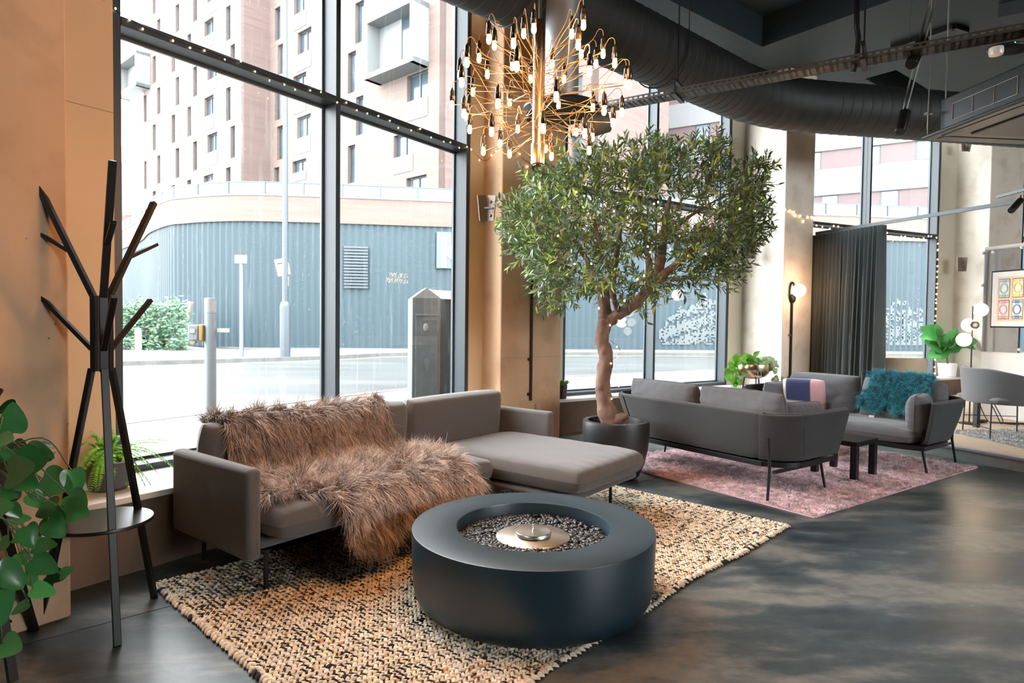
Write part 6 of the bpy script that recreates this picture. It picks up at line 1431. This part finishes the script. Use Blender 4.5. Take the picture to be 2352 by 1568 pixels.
fairy('string of tiny warm lights hanging down the right frame of the far window', [l3(3.96, 3.10), l3(3.97, 2.4), l3(3.95, 1.6), l3(3.97, .9), l3(3.98, .5)], 24, .010, .01, 6)
c2f = lambda u, z: np.array([*(c2a+c2d*.70*u+c2n*.012), z])
fairy('short string of tiny warm lights across the brown column with the globe lamp', [c2f(-.02, 3.16), c2f(.3, 3.15), c2f(.6, 3.08), c2f(.95, 3.13), c2f(1.02, 3.10)], 9, .010, .02, 7)

# ---- steel brackets and conduit on the columns
def bracket(x, y, P, d, dep, label, w_=.17, h=.26):
    q = vpt(x, y, P, d); t = thing('steel_bracket', label, 'bracket', tuple(q), 0, None)
    s = MB(); A_ = pvt(x-w_*F/dep/2, y, dep); B_ = pvt(x, y, dep+.06); C_ = pvt(x+w_*F/dep/2, y, dep-.0)
    for a, e in ((A_, B_), (B_, C_)):
        s.beam((a[0], a[1], a[2]), (e[0], e[1], e[2]), .012, h)
    s.build('plate', mat('bracket_steel', (.20, .15, .12), .5, .3), t, True, None, .003)
    for dz in (-.08, 0.06): s = MB(); q2 = pvt(x+w_*F/dep*.25, y, dep-.01); s.sphere((q2[0], q2[1]-.02, q2[2]+dz), .016, 10); s.build('bolt', M_GALV, t, True, 40)
    s = MB(); q3 = pvt(x-.02*F/dep, y, dep-.02); q4 = pvt(x+.07*F/dep, y, dep-.06); s.tube([tuple(q3), tuple(q4)], .012, 8); s.build('pin', M_GALV, t, True); return t
bracket(1118, 478, L1(3.6, -.1), d1, 6.50, 'folded steel bracket plate low in the corner left of the brown column')
bracket(1727, 575, L2(3.8, -.1), dirs(55)[0], 9.95, 'folded steel bracket plate on the pale column right of the olive tree', .15)
bracket(2210, 607, L3(4.5, -.1), dirs(65)[0], 12.3, 'folded steel bracket plate on the far pale column above the glowing globe lamp', .19, .27)
bracket(2219, 338, L3(4.6, -.1), dirs(65)[0], 12.3, 'folded steel bracket plate high on the far column just under the air conditioner', .19, .16)
b = MB(); dd = (Bq-A)/np.linalg.norm(Bq-A); nn = np.array([-dd[1], dd[0]]); u_ = None
q0 = vpt(1222, 700, A-nn*.018, dd); b.tube([(q0[0], q0[1], .55), (q0[0], q0[1], 4.0)], .016, 10)
for z in (.62, 1.0, 2.6, 1.9): b.box((q0[0]-.022, q0[1]-.004, z), (.05, .03, .03))
tag(b.build('wall_conduit', M_BLACK, None, smooth=60), 'thin black conduit running down the brown column between the left and middle windows', 'conduit')
q = vpt(1236, 936, A-nn*.012, dd); b = MB(); b.box(tuple(q), (.085, .03, .085), math.atan2(dd[1], dd[0])); tag(b.build('wall_socket', mat('socket_plate', (.45, .33, .25), .5), None, smooth=None, bevel=.004), 'small square wall socket at the foot of the conduit on the brown column', 'socket')
# ---- mirrored vinyl name on the window
q = vpt(938, 640, L1(0, .162), d1); vg = thing('window_lettering', 'small white vinyl lettering on the right pane of the left window, mirrored', 'lettering', tuple(q))
c_, s_ = -d1[0], -d1[1]
text('letters', 'COLONY\nCO.WORK', .062, Matrix(((c_, 0, n1[0], q[0]), (s_, 0, n1[1], q[1]), (0, 1, 0, q[2]), (0, 0, 0, 1))), mat('vinyl_white', (.85, .85, .83), .5), vg, .001)
# ================================================================== THE CHANDELIER'S LIGHT
for k in range(4):
    a = k*math.pi/2+.4
    light('chandelier_glow', 'POINT', (CHP[0]+.42*math.cos(a), CHP[1]+.42*math.sin(a), 2.19+.04+.40*(k % 2)), 32, (1, .45, .15), .05)
